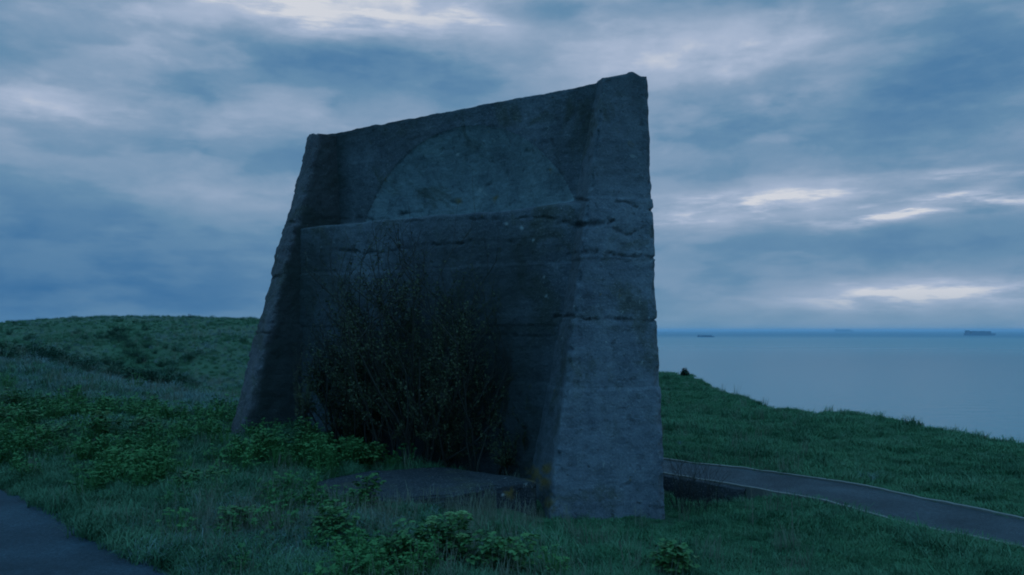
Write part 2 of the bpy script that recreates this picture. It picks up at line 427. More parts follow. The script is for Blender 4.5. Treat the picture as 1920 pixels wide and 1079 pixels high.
ctrl += [np.array(c, float) for c in [(-5, 1, 0.0), (0, 0, 0.0), (5, 1, -0.02), (0, -8, 0.1), (-12, -6, 0.1), (12, -6, -0.3), (-14, 5, 0.15), (14, 5, -0.45),
                                      (-70, 30, 1.5), (-60, 60, 2.4), (-40, -20, 1.0), (20, -30, -0.5), (-30, 110, 1.2), (-80, 110, 1.6), (0, 110, -2), (-12, 9.5, 0.15), (-8, 4, 0.05)]]
ctrl = np.array(ctrl)


def _phi(r2): return 0.5 * r2 * np.log(r2 + 1e-9)


def _tps(c):
    n = len(c); d2 = ((c[:, None, :2] - c[None, :, :2]) ** 2).sum(-1)
    K = _phi(d2) + np.eye(n) * 0.15; Q = np.hstack([np.ones((n, 1)), c[:, :2]])
    A = np.block([[K, Q], [Q.T, np.zeros((3, 3))]])
    return np.linalg.solve(A, np.concatenate([c[:, 2], np.zeros(3)]))


_tw = _tps(ctrl)


def seg_dist(xy, poly):
    """distance to a polyline and signed side of the nearest segment (positive = right of it)"""
    best = np.full(len(xy), 1e9); side = np.zeros(len(xy)); tt = np.zeros(len(xy)); acc = 0.0
    for a, b in zip(poly[:-1], poly[1:]):
        a = np.asarray(a, float); b = np.asarray(b, float); ab = b - a; L = np.linalg.norm(ab)
        k = np.clip(((xy - a) @ ab) / (L * L), 0, 1); q = xy - a - k[:, None] * ab; d = np.hypot(q[:, 0], q[:, 1])
        s_ = ab[1] * (xy[:, 0] - a[0]) - ab[0] * (xy[:, 1] - a[1])
        m = d < best - 1e-9
        best[m] = d[m]; side[m] = np.sign(s_[m]); tt[m] = acc + k[m] * L; acc += L
    return best, side, tt


def xy_of(px, py, depth): return tuple(P(px, py, depth)[:2])


CLIFF = [(26, -30), (22, 2), (15.0, 10.5), xy_of(1920, 833, 16), xy_of(1640, 794, 20), xy_of(1400, 755, 26), xy_of(1320, 715, 33), xy_of(1245, 705, 39),
         (4.5, 47), (-6, 66), (-4, 100), (-20, 140), (-90, 190), (-300, 240)]
PATH_FAR = [xy_of(1245, 868, 11.75), xy_of(1400, 878, 11.15), xy_of(1600, 907, 9.95), xy_of(1750, 942, 8.9), xy_of(1925, 985, 7.95), xy_of(2200, 1058, 6.55)]
PATH_NEAR = [xy_of(1245, 890, 10.7), xy_of(1390, 912, 9.95), xy_of(1545, 940, 9.05), xy_of(1690, 982, 7.95), xy_of(1925, 1036, 6.95), xy_of(2200, 1108, 5.9)]
# extend the path behind the mirror, out of sight
PATH_FAR = [(-0.6, 13.6)] + PATH_FAR + [(6.6, 4.2)]; PATH_NEAR = [(-0.9, 12.5)] + PATH_NEAR + [(5.4, 3.9)]
ROAD_EDGE = [xy_of(-320, 830, 12.5), xy_of(0, 915, 8.5), xy_of(100, 957, 7.45), xy_of(190, 1012, 6.42), xy_of(330, 1079, 5.4), (-1.35, 4.1), (-0.2, 2.6), (1.6, 0.6), (4, -3), (8, -10)]
PIT = np.array((2.10, 9.95))


def in_path(xy):
    """fraction across the path at each point, inside test and grid parameter"""
    c = [(np.array(a) + np.array(b)) / 2 for a, b in zip(PATH_FAR, PATH_NEAR)]
    d, s_, tt = seg_dist(xy, c)
    return d


_rs_side = seg_dist(np.array([[-6.0, 4.0]]), ROAD_EDGE)[1][0]      # the camera-left corner is road


def ground_z(xy, detail=True):
    xy = np.asarray(xy, float).reshape(-1, 2); out = np.zeros(len(xy))
    for k in range(0, len(xy), 20000):
        q = xy[k:k + 20000]; d2 = ((q[:, None, :] - ctrl[None, :, :2]) ** 2).sum(-1)
        out[k:k + 20000] = _phi(d2) @ _tw[:len(ctrl)] + _tw[-3] + q @ _tw[-2:]
    r = np.hypot(xy[:, 0], xy[:, 1]); out = np.clip(out, -4.5, 4)
    d, side, _ = seg_dist(xy, CLIFF)
    s_ = d * side
    p3 = np.c_[xy, np.zeros(len(xy))]
    if detail:
        road = seg_dist(xy, ROAD_EDGE); rd = np.clip(road[0] * np.where(road[1] == _rs_side, -1, 1) / 0.6, 0, 1)   # 0 on the road
        pd = np.clip((in_path(xy) - 0.62) / 0.5, 0, 1)
        k = np.minimum(rd, pd) * np.clip(r / 4, 0, 1)
        out = out + k * (0.11 * fbm(p3 * 0.6, 4) + 0.065 * fbm(p3 * 2.3, 3)) + 0.35 * fbm(p3 * 0.09 + 5, 3) * np.clip((r - 18) / 25, 0, 1)
        e = s_ + 1.5 * fbm(p3 * 0.25 + 9, 3)
    else: e = s_
    out = out - np.where(e > 0, 0.55 * e + 0.10 * e ** 1.7, 0.0)
    pit = np.exp(-(((xy - PIT) @ np.array((0.74, -0.67))) / 0.72) ** 4 - (((xy - PIT) @ np.array((0.67, 0.74))) / 0.62) ** 4)
    out = out - 0.34 * pit
    return np.maximum(out, -56)




def on_road(xy):
    d, s_, _ = seg_dist(np.asarray(xy, float).reshape(-1, 2), ROAD_EDGE)
    return np.where(s_ == _rs_side, -d, d)          # negative on the road


def hit(px, py):
    """ground point under a pixel"""
    r = ray(px, py); s0 = 2.0
    ss = np.linspace(2, 120, 2400); pts = np.array((0, 0, EYE)) + ss[:, None] * r
    g = ground_z(pts[:, :2]); i = np.argmax(pts[:, 2] < g)
    return np.array((pts[i, 0], pts[i, 1], g[i]))


ang = np.concatenate([np.arange(-180, -60, 3.0), np.arange(-60, -40, 0.5), np.arange(-40, 40, 0.16), np.arange(40, 60, 0.5), np.arange(60, 180, 3.0)])
rad = np.concatenate([1.2 * 1.025 ** np.arange(0, 62), np.exp(np.linspace(math.log(5.55), math.log(14), 150)), 14 * 1.0195 ** np.arange(1, 158)])
A_, R_ = np.meshgrid(np.radians(ang), rad)
XY = np.c_[(R_ * np.sin(A_)).ravel(), (R_ * np.cos(A_)).ravel()]
Z = ground_z(XY)
rdd = on_road(XY); pdd = in_path(XY)
Z = Z - 0.05 * (rdd < -0.12) - 0.05 * (pdd < 0.40)
XYZ = np.c_[XY, Z]
nr_, nc_ = A_.shape
faces = grid_faces(nr_, nc_, True)
cen = len(XYZ); XYZ = np.vstack([XYZ, [[0, 0, float(ground_z([[0, 0.0]])[0]) - 0.05]]])
faces += [(cen, (c + 1) % nc_, c) for c in range(nc_)]
pr = project(np.vstack([XYZ])); rr = np.hypot(XYZ[:, 0], XYZ[:, 1])
p3 = np.c_[XYZ[:, :2], np.zeros(len(XYZ))]


def pale_at(xy):
    xy = np.asarray(xy, float).reshape(-1, 2); p3_ = np.c_[xy, np.zeros(len(xy))]
    r_ = np.hypot(xy[:, 0], xy[:, 1])
    ridge = seg_dist(xy, [xy_of(-200, 690, 25), xy_of(40, 690, 24), xy_of(125, 702, 22.5), xy_of(270, 738, 20), xy_of(400, 765, 18), xy_of(520, 778, 16.5)])[0]
    v = np.exp(-(ridge / 3.4) ** 2) * 1.1
    v = np.maximum(v, np.clip((r_ - 34) / 10, 0, 1) * np.clip(0.62 + 1.5 * fbm(p3_ * 0.13 + 3, 4), 0, 0.95) * (xy[:, 0] < 2))
    v = np.maximum(v, np.exp(-((xy[:, 0] + 1.75) / 0.8) ** 2 - ((xy[:, 1] - 6.6) / 0.9) ** 2) * 0.9)
    v = np.where((rrb := seg_dist(xy, [xy_of(225, 625, 66), xy_of(262, 690, 38), xy_of(330, 720, 30)])[0]) < 2.2, v * (rrb / 2.2) ** 2, v)
    return np.clip(v * (0.75 + 0.5 * fbm(p3_ * 0.9, 3)), 0, 1)


def soil_shade_at(xy):
    xy = np.asarray(xy, float).reshape(-1, 2); p3_ = np.c_[xy, np.zeros(len(xy))]
    n = fbm(p3_ * 1.7 + 4, 3)
    a = np.exp(-(((xy - PIT) @ np.array((0.74, -0.67))) / 0.70) ** 4 - (((xy - PIT) @ np.array((0.67, 0.74))) / 0.66) ** 4)
    b = np.exp(-((xy[:, 0] + 1.0) / 1.6) ** 4 - ((xy[:, 1] - 10.0) / 0.75) ** 4)
    c = np.maximum(np.exp(-(np.abs(on_road(xy)) / 0.14) ** 2) * 0.6, np.exp(-((xy[:, 0] - 3.9) / 0.9) ** 2 - ((xy[:, 1] - 11.6) / 0.5) ** 2) * 0.55)
    f1, f2 = np.array(xy_of(395, 846, 10.1)), np.array(xy_of(345, 820, 11.3))
    for f_, ra, rb in ((f1, 0.50, 0.16), (f2, 0.42, 0.16)): c = np.maximum(c, 0.9 * np.exp(-((xy[:, 0] - f_[0]) / ra) ** 4 - ((xy[:, 1] - f_[1]) / rb) ** 4))
    fd = seg_dist(xy, [xy_of(800, 950, 7.7), xy_of(930, 952, 7.9), xy_of(1010, 955, 8.15)])[0]; c = np.maximum(c, 0.8 * np.exp(-(fd / 0.26) ** 2))  # shade under the slab's front edge, darkened into the ground colour
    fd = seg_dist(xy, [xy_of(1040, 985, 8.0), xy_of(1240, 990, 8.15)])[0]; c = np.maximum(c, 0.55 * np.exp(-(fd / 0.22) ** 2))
    return np.clip(np.maximum(np.maximum(a, b), c) * (1.05 + 0.7 * n), 0, 1)


terr = mesh_obj('ground', XYZ, faces, M_TURF, attrs={'pale': pale_at(XYZ[:, :2]), 'soil_shade': soil_shade_at(XYZ[:, :2])})
tag(terr, 'dark green clifftop turf rolling up to a hill at left', 'ground', 'structure')

# road and path sheets
nU, nV = 220, 60
edge = np.array(ROAD_EDGE); acc = np.r_[0, np.cumsum(np.hypot(*np.diff(edge, axis=0).T))]
us = np.linspace(0, acc[-1], nU); E = np.c_[np.interp(us, acc, edge[:, 0]), np.interp(us, acc, edge[:, 1])]
k_ = np.ones(15) / 15
Es = np.c_[np.convolve(np.pad(E[:, 0], 7, 'edge'), k_, 'valid'), np.convolve(np.pad(E[:, 1], 7, 'edge'), k_, 'valid')]
tang = np.gradient(Es, axis=0); tang /= np.linalg.norm(tang, axis=1)[:, None]
nrm = np.c_[-tang[:, 1], tang[:, 0]]
if on_road(Es[nU // 2:nU // 2 + 1] + nrm[nU // 2] * 0.5)[0] > 0: nrm = -nrm
rag = 0.05 * fbm(np.c_[Es * 3.5, np.zeros(nU)], 4)
vs = []
for k in range(nV):
    q = (k / (nV - 1)) ** 1.3 * 4.2
    vs.append(Es + nrm * (q - (rag * max(0, 1 - q / 0.4)))[:, None] if k else Es + nrm * (-rag)[:, None])
vs = np.concatenate(vs); vz = ground_z(vs) + 0.012
roadv = np.c_[vs, vz]
tag(mesh_obj('road', roadv, [f[::-1] for f in grid_faces(nV, nU)], M_ROAD), 'dark asphalt road at bottom left edged by rough grass', 'road', 'structure')


def resample(poly, n):
    p = np.array(poly); a = np.r_[0, np.cumsum(np.hypot(*np.diff(p, axis=0).T))]; u = np.linspace(0, a[-1], n)
    q = np.c_[np.interp(u, a, p[:, 0]), np.interp(u, a, p[:, 1])]; kk = np.ones(9) / 9
    return np.c_[np.convolve(np.pad(q[:, 0], 4, 'edge'), kk, 'valid'), np.convolve(np.pad(q[:, 1], 4, 'edge'), kk, 'valid')]


nU = 160
# sample both edges at matching vertices
def res_match(poly, n):
    p = np.array(poly); u = np.linspace(0, len(p) - 1, n); q = np.c_[np.interp(u, range(len(p)), p[:, 0]), np.interp(u, range(len(p)), p[:, 1])]
    kk = np.ones(11) / 11
    return np.c_[np.convolve(np.pad(q[:, 0], 5, 'edge'), kk, 'valid'), np.convolve(np.pad(q[:, 1], 5, 'edge'), kk, 'valid')]
PF, PN = res_match(PATH_FAR, nU), res_match(PATH_NEAR, nU)
ZC = ground_z((PF + PN) / 2, False) + 0.035
rows = [PF + (PN - PF) * k for k in np.linspace(0, 1, 14)]
pv = np.c_[np.concatenate(rows), np.concatenate([ZC] * 14)]
tag(mesh_obj('footpath', pv, grid_faces(14, nU), M_PATH), 'narrow purple grey asphalt footpath curving away right of the concrete wall', 'footpath', 'structure')


def edging(line, other, name, label):
    d = line - other; d /= np.linalg.norm(d, axis=1)[:, None]; n = len(line)
    wob = 0.008 * fbm(np.c_[line * 4, np.zeros(n)], 3); zt = ZC + 0.018 + 0.010 * fbm(np.c_[line * 5 + 3, np.zeros(n)], 3)
    prof = [(0.002, -0.3), (0.002, 0), (0.060, 0), (0.064, -0.3)]
    v = []
    for o_, h in prof: v.append(np.c_[line + d * (o_ + wob)[:, None] if o_ > .01 else line + d * o_, zt + h])
    f = grid_faces(4, n)
    return tag(mesh_obj(name, np.concatenate(v), f, M_KERB, smooth=False), label, 'path edging')


edging(PN, PF, 'path_edging', 'pale concrete edging along the near side of the footpath')
edging(PF, PN, 'path_edging', 'pale concrete edging along the seaward far side of the footpath')

# sea
sv, sf = [], []
sr = np.array([30, 120, 400, 1200, 4000, 12000, 40000.]); na = 72
for r_ in sr:
    for k in range(na): a = 2 * math.pi * k / na; sv.append((r_ * math.sin(a), r_ * math.cos(a), -50.0))
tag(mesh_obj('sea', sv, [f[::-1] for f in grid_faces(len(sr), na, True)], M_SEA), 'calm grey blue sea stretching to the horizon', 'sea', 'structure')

# ------------------------------------------------------------------ the sound mirror (concrete wall with dish and two buttress wings)
mirror = thing('sound_mirror', 'massive weathered concrete acoustic mirror wall with shallow round dish and flared buttress ends', 'monument', (-0.8, 10.2, -0.3))
bpy.context.view_layer.update()
MO = np.array((-0.8, 10.2, -0.3))
JOINT = [-0.62 + EYE, 0.06 + EYE, 0.77 + EYE, 1.46 + EYE]

CRACKS = [  # polylines in photo pixels with half width (px) and depth (m): joints and breaks in the concrete
    ([(1080, 376), (1130, 374), (1170, 381), (1226, 396)], 2.2, 0.045), ([(1055, 415), (1075, 422), (1100, 421), (1140, 420), (1150, 416)], 5.0, 0.07),
    ([(1150, 430), (1180, 440), (1196, 432), (1210, 422)], 2.0, 0.03), ([(1062, 478), (1100, 475), (1135, 477), (1180, 480), (1228, 482)], 2.6, 0.05),
    ([(1090, 474), (1125, 473)], 4.5, 0.05), ([(1040, 592), (1100, 597), (1150, 598), (1238, 603)], 2.2, 0.045), ([(1118, 715), (1150, 716), (1195, 712)], 1.6, 0.02),
    ([(1105, 926), (1140, 918), (1190, 905)], 1.6, 0.02), ([(560, 416), (600, 411), (680, 408), (760, 418), (820, 412)], 2.0, 0.03),
    ([(640, 470), (690, 475), (745, 468), (820, 458), (870, 456)], 2.6, 0.05), ([(870, 410), (930, 412), (980, 408), (1040, 409), (1062, 414)], 2.2, 0.04),
    ([(868, 455), (960, 452), (1050, 444)], 1.2, 0.02), ([(752, 402), (775, 400), (790, 397)], 3.4, 0.07), ([(798, 345), (795, 365), (800, 385), (792, 400)], 1.5, 0.03),
    ([(719, 403), (721, 402)], 2.4, 0.05), ([(806, 399), (810, 399)], 2.2, 0.05), ([(850, 380), (862, 378)], 2.5, 0.04), ([(880, 627), (950, 629), (1030, 631)], 1.6, 0.03),
    ([(1000, 632), (1040, 595)], 1.0, 0.012), ([(826, 288), (832, 280)], 2.4, 0.04), ([(984, 282), (992, 284)], 2.6, 0.04), ([(910, 350), (920, 345)], 2.6, 0.03),
    ([(530, 421), (563, 416)], 2.2, 0.05), ([(505, 524), (525, 520)], 2.2, 0.05), ([(478, 625), (505, 624)], 2.0, 0.04), ([(1160, 455), (1205, 470)], 1.5, 0.02)]
LICH = [(900, 358, 8), (858, 290, 6), (978, 427, 7), (950, 420, 5), (1077, 575, 3), (943, 928, 6), (990, 280, 4), (1000, 450, 5), (920, 300, 3), (1024, 555, 5), (1020, 520, 4)]
OCHR = [(1005, 890, 16), (1025, 880, 10), (1028, 945, 14), (930, 372, 6), (860, 378, 5), (1020, 905, 12), (955, 925, 10)]


def decorate(v, nrm_in):
    """press the joints and cracks into the surface along nrm_in; returns moved points and stain attributes"""
    q = project(v); wv = np.c_[q[:, 0] * 0.05, q[:, 1] * 0.05, v[:, 0] * 0]
    q2 = q + np.c_[3 * fbm(wv, 3), 4.0 * fbm(wv + 31, 4) + 2.5 * fbm(wv * 5 + 3, 3)]
    crack = np.zeros(len(v)); push = np.zeros(len(v))
    for poly, hw, dep in CRACKS:
        d, _, _ = seg_dist(q2, poly)
        thick = hw * (0.75 + 1.3 * np.clip(fbm(wv * 1.9 + 7, 4), -0.6, 1))
        g = np.exp(-(d / np.maximum(thick, 0.35)) ** 2) * np.clip(0.72 + 1.1 * fbm(wv * 0.9 + 13 + dep, 3), 0.12, 1.0)
        push = np.maximum(push, g * dep * 0.75); crack = np.maximum(crack, g * min(1, 0.25 + dep * 9))
    li = np.zeros(len(v)); oc = np.zeros(len(v)); nz = fbm(wv * 3, 4)
    for x, y, r_ in LICH: li = np.maximum(li, np.clip(1.4 - np.hypot(q[:, 0] - x, q[:, 1] - y) / (0.6 * r_ * (0.8 + 0.7 * nz)), 0, 1))
    for x, y, r_ in OCHR: oc = np.maximum(oc, np.clip(1.3 - np.hypot(q[:, 0] - x, q[:, 1] - y) / (r_ * (0.9 + 1.1 * nz)), 0, 1))
    return v + nrm_in * push[:, None], dict(crack=crack, lichen=li, ochre=oc)


# --- main wall
WR, WL = np.array((0.981, 9.2)), np.array((-2.545, 11.5))
wd = (WR - WL) / np.linalg.norm(WR - WL)                # along the wall, left to right
wn = np.array((wd[1], -wd[0])); wn = wn if wn[1] < 0 else -wn    # out of the wall, towards the road
s_of = lambda xy: (np.asarray(xy) - WL) @ wd


def wall_hit(px, py, off=0.0):
    r = ray(px, py); o = WL + wn * off
    k = ((o) @ wn) / (r[:2] @ wn); p = np.array((0, 0, EYE)) + r * k
    return s_of(p[:2]), p[2]


zTopL, zTopR = wall_hit(627, 250)[1], wall_hit(1130, 154)[1]
sTopL, sTopR = wall_hit(627, 250)[0], wall_hit(1130, 154)[0]
dc = [wall_hit(690, 402), wall_hit(895, 236), wall_hit(1078, 380)]
(x1, y1), (x2, y2), (x3, y3) = dc
dd = 2 * (x1 * (y2 - y3) + x2 * (y3 - y1) + x3 * (y1 - y2))
DCX = ((x1**2 + y1**2) * (y2 - y3) + (x2**2 + y2**2) * (y3 - y1) + (x3**2 + y3**2) * (y1 - y2)) / dd
DCZ = ((x1**2 + y1**2) * (x3 - x2) + (x2**2 + y2**2) * (x1 - x3) + (x3**2 + y3**2) * (x2 - x1)) / dd
DR = math.hypot(x1 - DCX, y1 - DCZ); DD = 0.42
SPH = (DR**2 + DD**2) / (2 * DD)
LEDGE = 1.47 + EYE; LOW = 0.30
S0, S1 = -0.42, sTopR + 0.03
ns, nz_ = 300, 330
zb = -1.2
ss_, tt_ = np.meshgrid(np.linspace(S0, S1, ns), np.linspace(0, 1, nz_))
ztop = zTopL + (zTopR - zTopL) * (ss_ - sTopL) / (sTopR - sTopL)
zz_ = zb + (ztop - zb) * tt_
S, ZZ = ss_.ravel(), zz_.ravel()
base = WL + S[:, None] * wd
p3w = np.c_[base, ZZ]
ledge_z = LEDGE + 0.05 * fbm(np.c_[S * 1.6, S * 0, S * 0], 5)
low = np.clip((ledge_z + 0.055 - ZZ) / 0.11, 0, 1); low = low * low * (3 - 2 * low)
batter = np.clip(LEDGE - ZZ, 0, None) * 0.035
rdish = np.hypot(S - DCX, ZZ - DCZ); ind = rdish < DR
dep = np.where(ind, np.sqrt(np.maximum(SPH**2 - rdish**2, 0)) - (SPH - DD), 0) + np.where(ind, 0.015 * np.clip(0.75 - (S - DCX) / DR * 0.8, 0.12, 1), 0)
inset = dep * (1 - low)
LOWS = LOW + 0.21 * np.clip(1 - S / 3.6, 0, 1.1)
off = LOWS * low + batter - inset
lift = np.searchsorted(JOINT, ZZ + 0.02 * fbm(p3w * 1.2, 3)); off = off + np.array([0.02, 0.0, 0.012, -0.008, 0.0])[lift] * low
off = off + 0.014 * fbm(p3w * 1.1, 3) + 0.009 * fbm(p3w * 5, 4) + 0.009 * fbm(p3w * 19, 3)
v3 = np.c_[base + wn * off[:, None], ZZ]
v3[:, 2] += (tt_.ravel() ** 40) * 0.022 * fbm(p3w * 4.0 + 3, 4)
v3, att = decorate(v3, np.r_[-wn, 0])
att['damp_shade'] = np.clip(0.35 + 0.9 * fbm(p3w * 0.8 + 3, 4) - 0.5 * ind * (1 - low) - 0.3 * np.exp(-((ZZ - LEDGE + 0.12) / 0.2) ** 2) + 0.2 * np.exp(-((S + 0.2) / 0.7) ** 2) + 0.85 * (1 - low) * np.exp(-np.clip(S - 0.02, 0, 9) / 0.30) + 0.25 * np.clip((LEDGE - 0.7 - ZZ) / 0.8, 0, 1), 0, 1)  # random damp, with shade painted into the left corner of the upper wall
quads = np.array(grid_faces(nz_, ns))
fc = ind[quads].sum(1) >= 2; fup = (low[quads].mean(1) < 0.5)
dishf = fc & fup


def submesh(name, v, f, att, mat, extra=None):
    used = np.unique(f); m = np.full(len(v), -1); m[used] = np.arange(len(used))
    vv = list(v[used] - MO); ff = [tuple(m[list(q)]) for q in f]
    a = {k: list(x[used]) for k, x in att.items()}
    if extra is not None:
        b = len(vv); vv += [e - MO for e in extra[0]]; ff += [tuple(i + b if i >= 0 else m[-i - 1] for i in q) for q in extra[1]]
        for k in a: a[k] += [0.0] * len(extra[0])
    return mesh_obj(name, vv, ff, mat, mirror, attrs=a)


# back, top and ends of the wall
def back_pt(s_, z): return np.r_[WL + s_ * wd - wn * 0.85, z]
bk = [back_pt(S0, zb), back_pt(S1, zb), back_pt(S1, zTopR + 0.02), back_pt(S0, ztop.ravel()[-ns])]
top_idx = list(range((nz_ - 1) * ns, nz_ * ns))
tb = [back_pt(s_, z) for s_, z in zip(ss_[0], ztop[0])]
ex = [(0, 1, 2, 3)]
for c in range(ns - 1): ex.append((-(top_idx[c]) - 1, -(top_idx[c + 1]) - 1, 4 + c + 1, 4 + c))
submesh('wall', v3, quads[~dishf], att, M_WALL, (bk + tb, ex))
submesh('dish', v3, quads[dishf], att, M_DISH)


# --- wings
def wing(name, corners_b, corners_t, zb_, n_side, n_front, mat, lifts, top_bump, mul=1.0, damp_shade=0.0):
    """corners: four plan points J (in the wall), A (front inner), B (front outer), C (back outer) at bottom and top, each with its own z"""
    nz = 340; cb = np.array(corners_b, float); ct = np.array(corners_t, float)
    def ring(c, counts):
        out = []
        for (a, b), n in zip(((0, 1), (1, 2), (2, 3)), counts):
            k = np.linspace(0, 1, n, endpoint=False)[:, None]; out.append(c[a] + (c[b] - c[a]) * k)
        out.append(c[3][None]); return np.concatenate(out)
    counts = (n_side, n_front, n_side)
    rb, rt = ring(cb, counts), ring(ct, counts); n = len(rb)
    tz = np.linspace(0, 1, nz)[:, None, None]
    v = rb[None] + (rt - rb)[None] * tz
    cent = ((cb.mean(0) + (ct.mean(0) - cb.mean(0)) * tz[:, 0]))[:, None, :]
    inw = cent - v; inw[..., 2] = 0; inw = inw / (np.linalg.norm(inw, axis=-1, keepdims=True) + 1e-9)
    V = v.reshape(-1, 3); I = inw.reshape(-1, 3); T = np.repeat(np.linspace(0, 1, nz), n)
    wz = 0.025 * fbm(V * 1.1, 3)
    k = np.searchsorted(JOINT, V[:, 2] + wz); V = V - I * np.array(lifts)[k][:, None]
    nb = np.stack([fbm(V * 2.1 + o, 4) for o in (0, 40, 80)], -1); nf = np.stack([fbm(V * 9 + o, 4) for o in (10, 50, 90)], -1)
    V = V + mul * (0.013 * nb + 0.017 * nf) * np.array((1, 1, 0.5))
    # broken arrises: knock back the corners where noise is high
    kk = np.tile(np.arange(n), nz)
    for ci in (n_side, n_side + n_front):
        dist = np.abs(kk - ci) * np.linalg.norm(cb[1] - cb[2]) / n_front
        chip = np.clip(fbm(V * np.array((4, 4, 8.0)) + 20 + ci, 4) + 0.22, 0, 1) * np.exp(-(dist / 0.045) ** 2)
        V = V + I * (0.080 * mul * chip + 0.006 * np.exp(-(dist / 0.03) ** 2))[:, None]
    V[:, 2] += (T ** 60) * (top_bump(kk / n) + 0.03 * fbm(V * 6, 4))
    V, att_ = decorate(V, I)
    att_['damp_shade'] = np.clip((n_side - kk) / 6.0 + 0.5 * fbm(V * 4, 3), 0, 1) * damp_shade * (1 - 0.35 * np.clip((V[:, 2] - JOINT[3]) / 0.3, 0, 1))  # shade of the inner face painted in, with a noisy edge
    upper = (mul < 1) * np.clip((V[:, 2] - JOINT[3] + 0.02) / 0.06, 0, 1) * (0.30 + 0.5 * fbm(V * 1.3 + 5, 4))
    att_['damp_shade'] = np.clip(np.maximum(att_['damp_shade'], upper), 0, 1)
    f = grid_faces(nz, n)
    f.append(tuple((nz - 1) * n + c for c in range(n)))
    o = mesh_obj(name, V - MO, f, mat, mirror, attrs=att_)
    return o


# right wing
A_b, B_b = P(1029, 985, 8.10), P(1246, 990, 8.24)
A_t, B_t = P(1131, 145, 9.06), P(1215, 141, 9.16)
Jx_b = np.r_[WL + wd * s_of((0.156, 9.36)), A_b[2]]
Jx_t = np.r_[WL + wd * (sTopR - 0.005), A_t[2]]
def extend(a, b, zb_):   # continue the edge a(top)->b(bottom) down to zb_
    k = (zb_ - a[2]) / (b[2] - a[2]); return a + (b - a) * k
A0, B0 = extend(A_t, A_b, zb), extend(B_t, B_b, zb)
J_b = np.array((0.156, 9.36, A_b[2])); J_t = np.array((0.985, 9.20, A_t[2]))
J0 = extend(J_t, J_b, zb)
back_dir = np.array((-0.17, 0.98, 0))
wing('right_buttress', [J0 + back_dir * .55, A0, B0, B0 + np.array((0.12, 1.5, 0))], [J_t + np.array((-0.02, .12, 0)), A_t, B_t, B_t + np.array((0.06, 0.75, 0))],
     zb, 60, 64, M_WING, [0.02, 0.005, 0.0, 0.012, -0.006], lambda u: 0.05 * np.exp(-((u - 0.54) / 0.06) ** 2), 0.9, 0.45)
# left wing
A_b, B_b = P(455, 818, 10.6), P(431, 818, 11.02)
A_t, B_t = P(598, 251, 11.38), P(577, 253, 11.76)
A0, B0 = extend(A_t, A_b, zb), extend(B_t, B_b, zb)
dl = np.array((0.86, 0.51, 0))
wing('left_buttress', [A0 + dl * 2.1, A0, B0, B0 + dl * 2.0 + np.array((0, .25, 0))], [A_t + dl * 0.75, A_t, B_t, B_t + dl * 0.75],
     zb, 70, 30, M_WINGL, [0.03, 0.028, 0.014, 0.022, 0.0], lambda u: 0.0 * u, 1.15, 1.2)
for ch in list(mirror.children):
    ch.name = 'buttress' if 'buttress' in ch.name else ch.name


# ------------------------------------------------------------------ concrete slabs on the ground
def slab(name, label, outline, ztop_, thick, mat, seed, rough=1.0):
    """a broken slab: outline in plan, displaced edges, sloping sides"""
    pl = np.array(outline); ctr = pl.mean(0); n = 240
    a = np.r_[0, np.cumsum(np.hypot(*np.diff(np.vstack([pl, pl[:1]]), axis=0).T))]; pp = np.vstack([pl, pl[:1]])
    u = np.linspace(0, a[-1], n, endpoint=False); ring = np.c_[np.interp(u, a, pp[:, 0]), np.interp(u, a, pp[:, 1])]
    rows = []
    for k in np.linspace(0, 1, 46)[::-1]:                     # side, then top shrinking to the centre
        rows.append(np.c_[ring, np.full(n, ztop_ - thick * k)])
    for k in np.linspace(1, 0.02, 60)[1:]:
        rows.append(np.c_[ctr + (ring - ctr) * k, np.full(n, ztop_)])
    V = np.concatenate(rows); d = ctr - V[:, :2]; d /= np.linalg.norm(d, axis=1)[:, None] + 1e-9
    V = V + rough * np.stack([0.035 * fbm(V * 3 + seed + o, 4) + 0.012 * fbm(V * 14 + seed + o, 3) for o in (0, 30, 60)], -1)
    topz = np.clip((V[:, 2] - ztop_ + 0.06) / 0.05, 0, 1)
    edge_ = np.zeros(len(V)); nrow = 46
    edge_[(nrow - 5) * n:(nrow + 4) * n] = 1
    V[:, :2] += d * (edge_ * 0.05 * rough * np.clip(fbm(V * 4 + seed, 4) + .2, 0, 1))[:, None]
    V[:, 2] += -edge_ * 0.012
    V, at_ = decorate(V, np.c_[d, np.zeros(len(V))] * 0)
    f = grid_faces(len(rows), n, True); f.append(tuple((len(rows) - 1) * n + c for c in range(n)))
    at_['crack'] = at_['crack'] * 0
    o = mesh_obj(name, V, f, mat, attrs=at_)
    return tag(o, label, 'concrete slab')


zs = P(1003, 900, 8.25)[2]
def at_z(px, py, z):
    r = ray(px, py); k = (z - EYE) / r[2]; p = np.array((0, 0, EYE)) + r * k; return p[:2]
slab('concrete_slab', 'low flat broken concrete slab in the grass in front of the shrubs and buttress',
     [at_z(515, 916, zs), at_z(640, 930, zs), at_z(740, 938, zs), at_z(850, 928, zs), at_z(930, 912, zs), at_z(1005, 901, zs), at_z(985, 895, zs), at_z(940, 890, zs), at_z(840, 874, zs), at_z(700, 880, zs), at_z(590, 900, zs)],
     zs, 0.55, M_SLAB, 3, 0.55)
zs2 = P(400, 828, 10.4)[2] + 0.03
slab('concrete_footing', 'small sunken concrete footing in the grass at the foot of the left buttress',
     [at_z(385, 838, zs2), at_z(470, 842, zs2), at_z(520, 834, zs2), at_z(500, 822, zs2), at_z(400, 826, zs2)], zs2, 0.4, M_SLAB, 11)
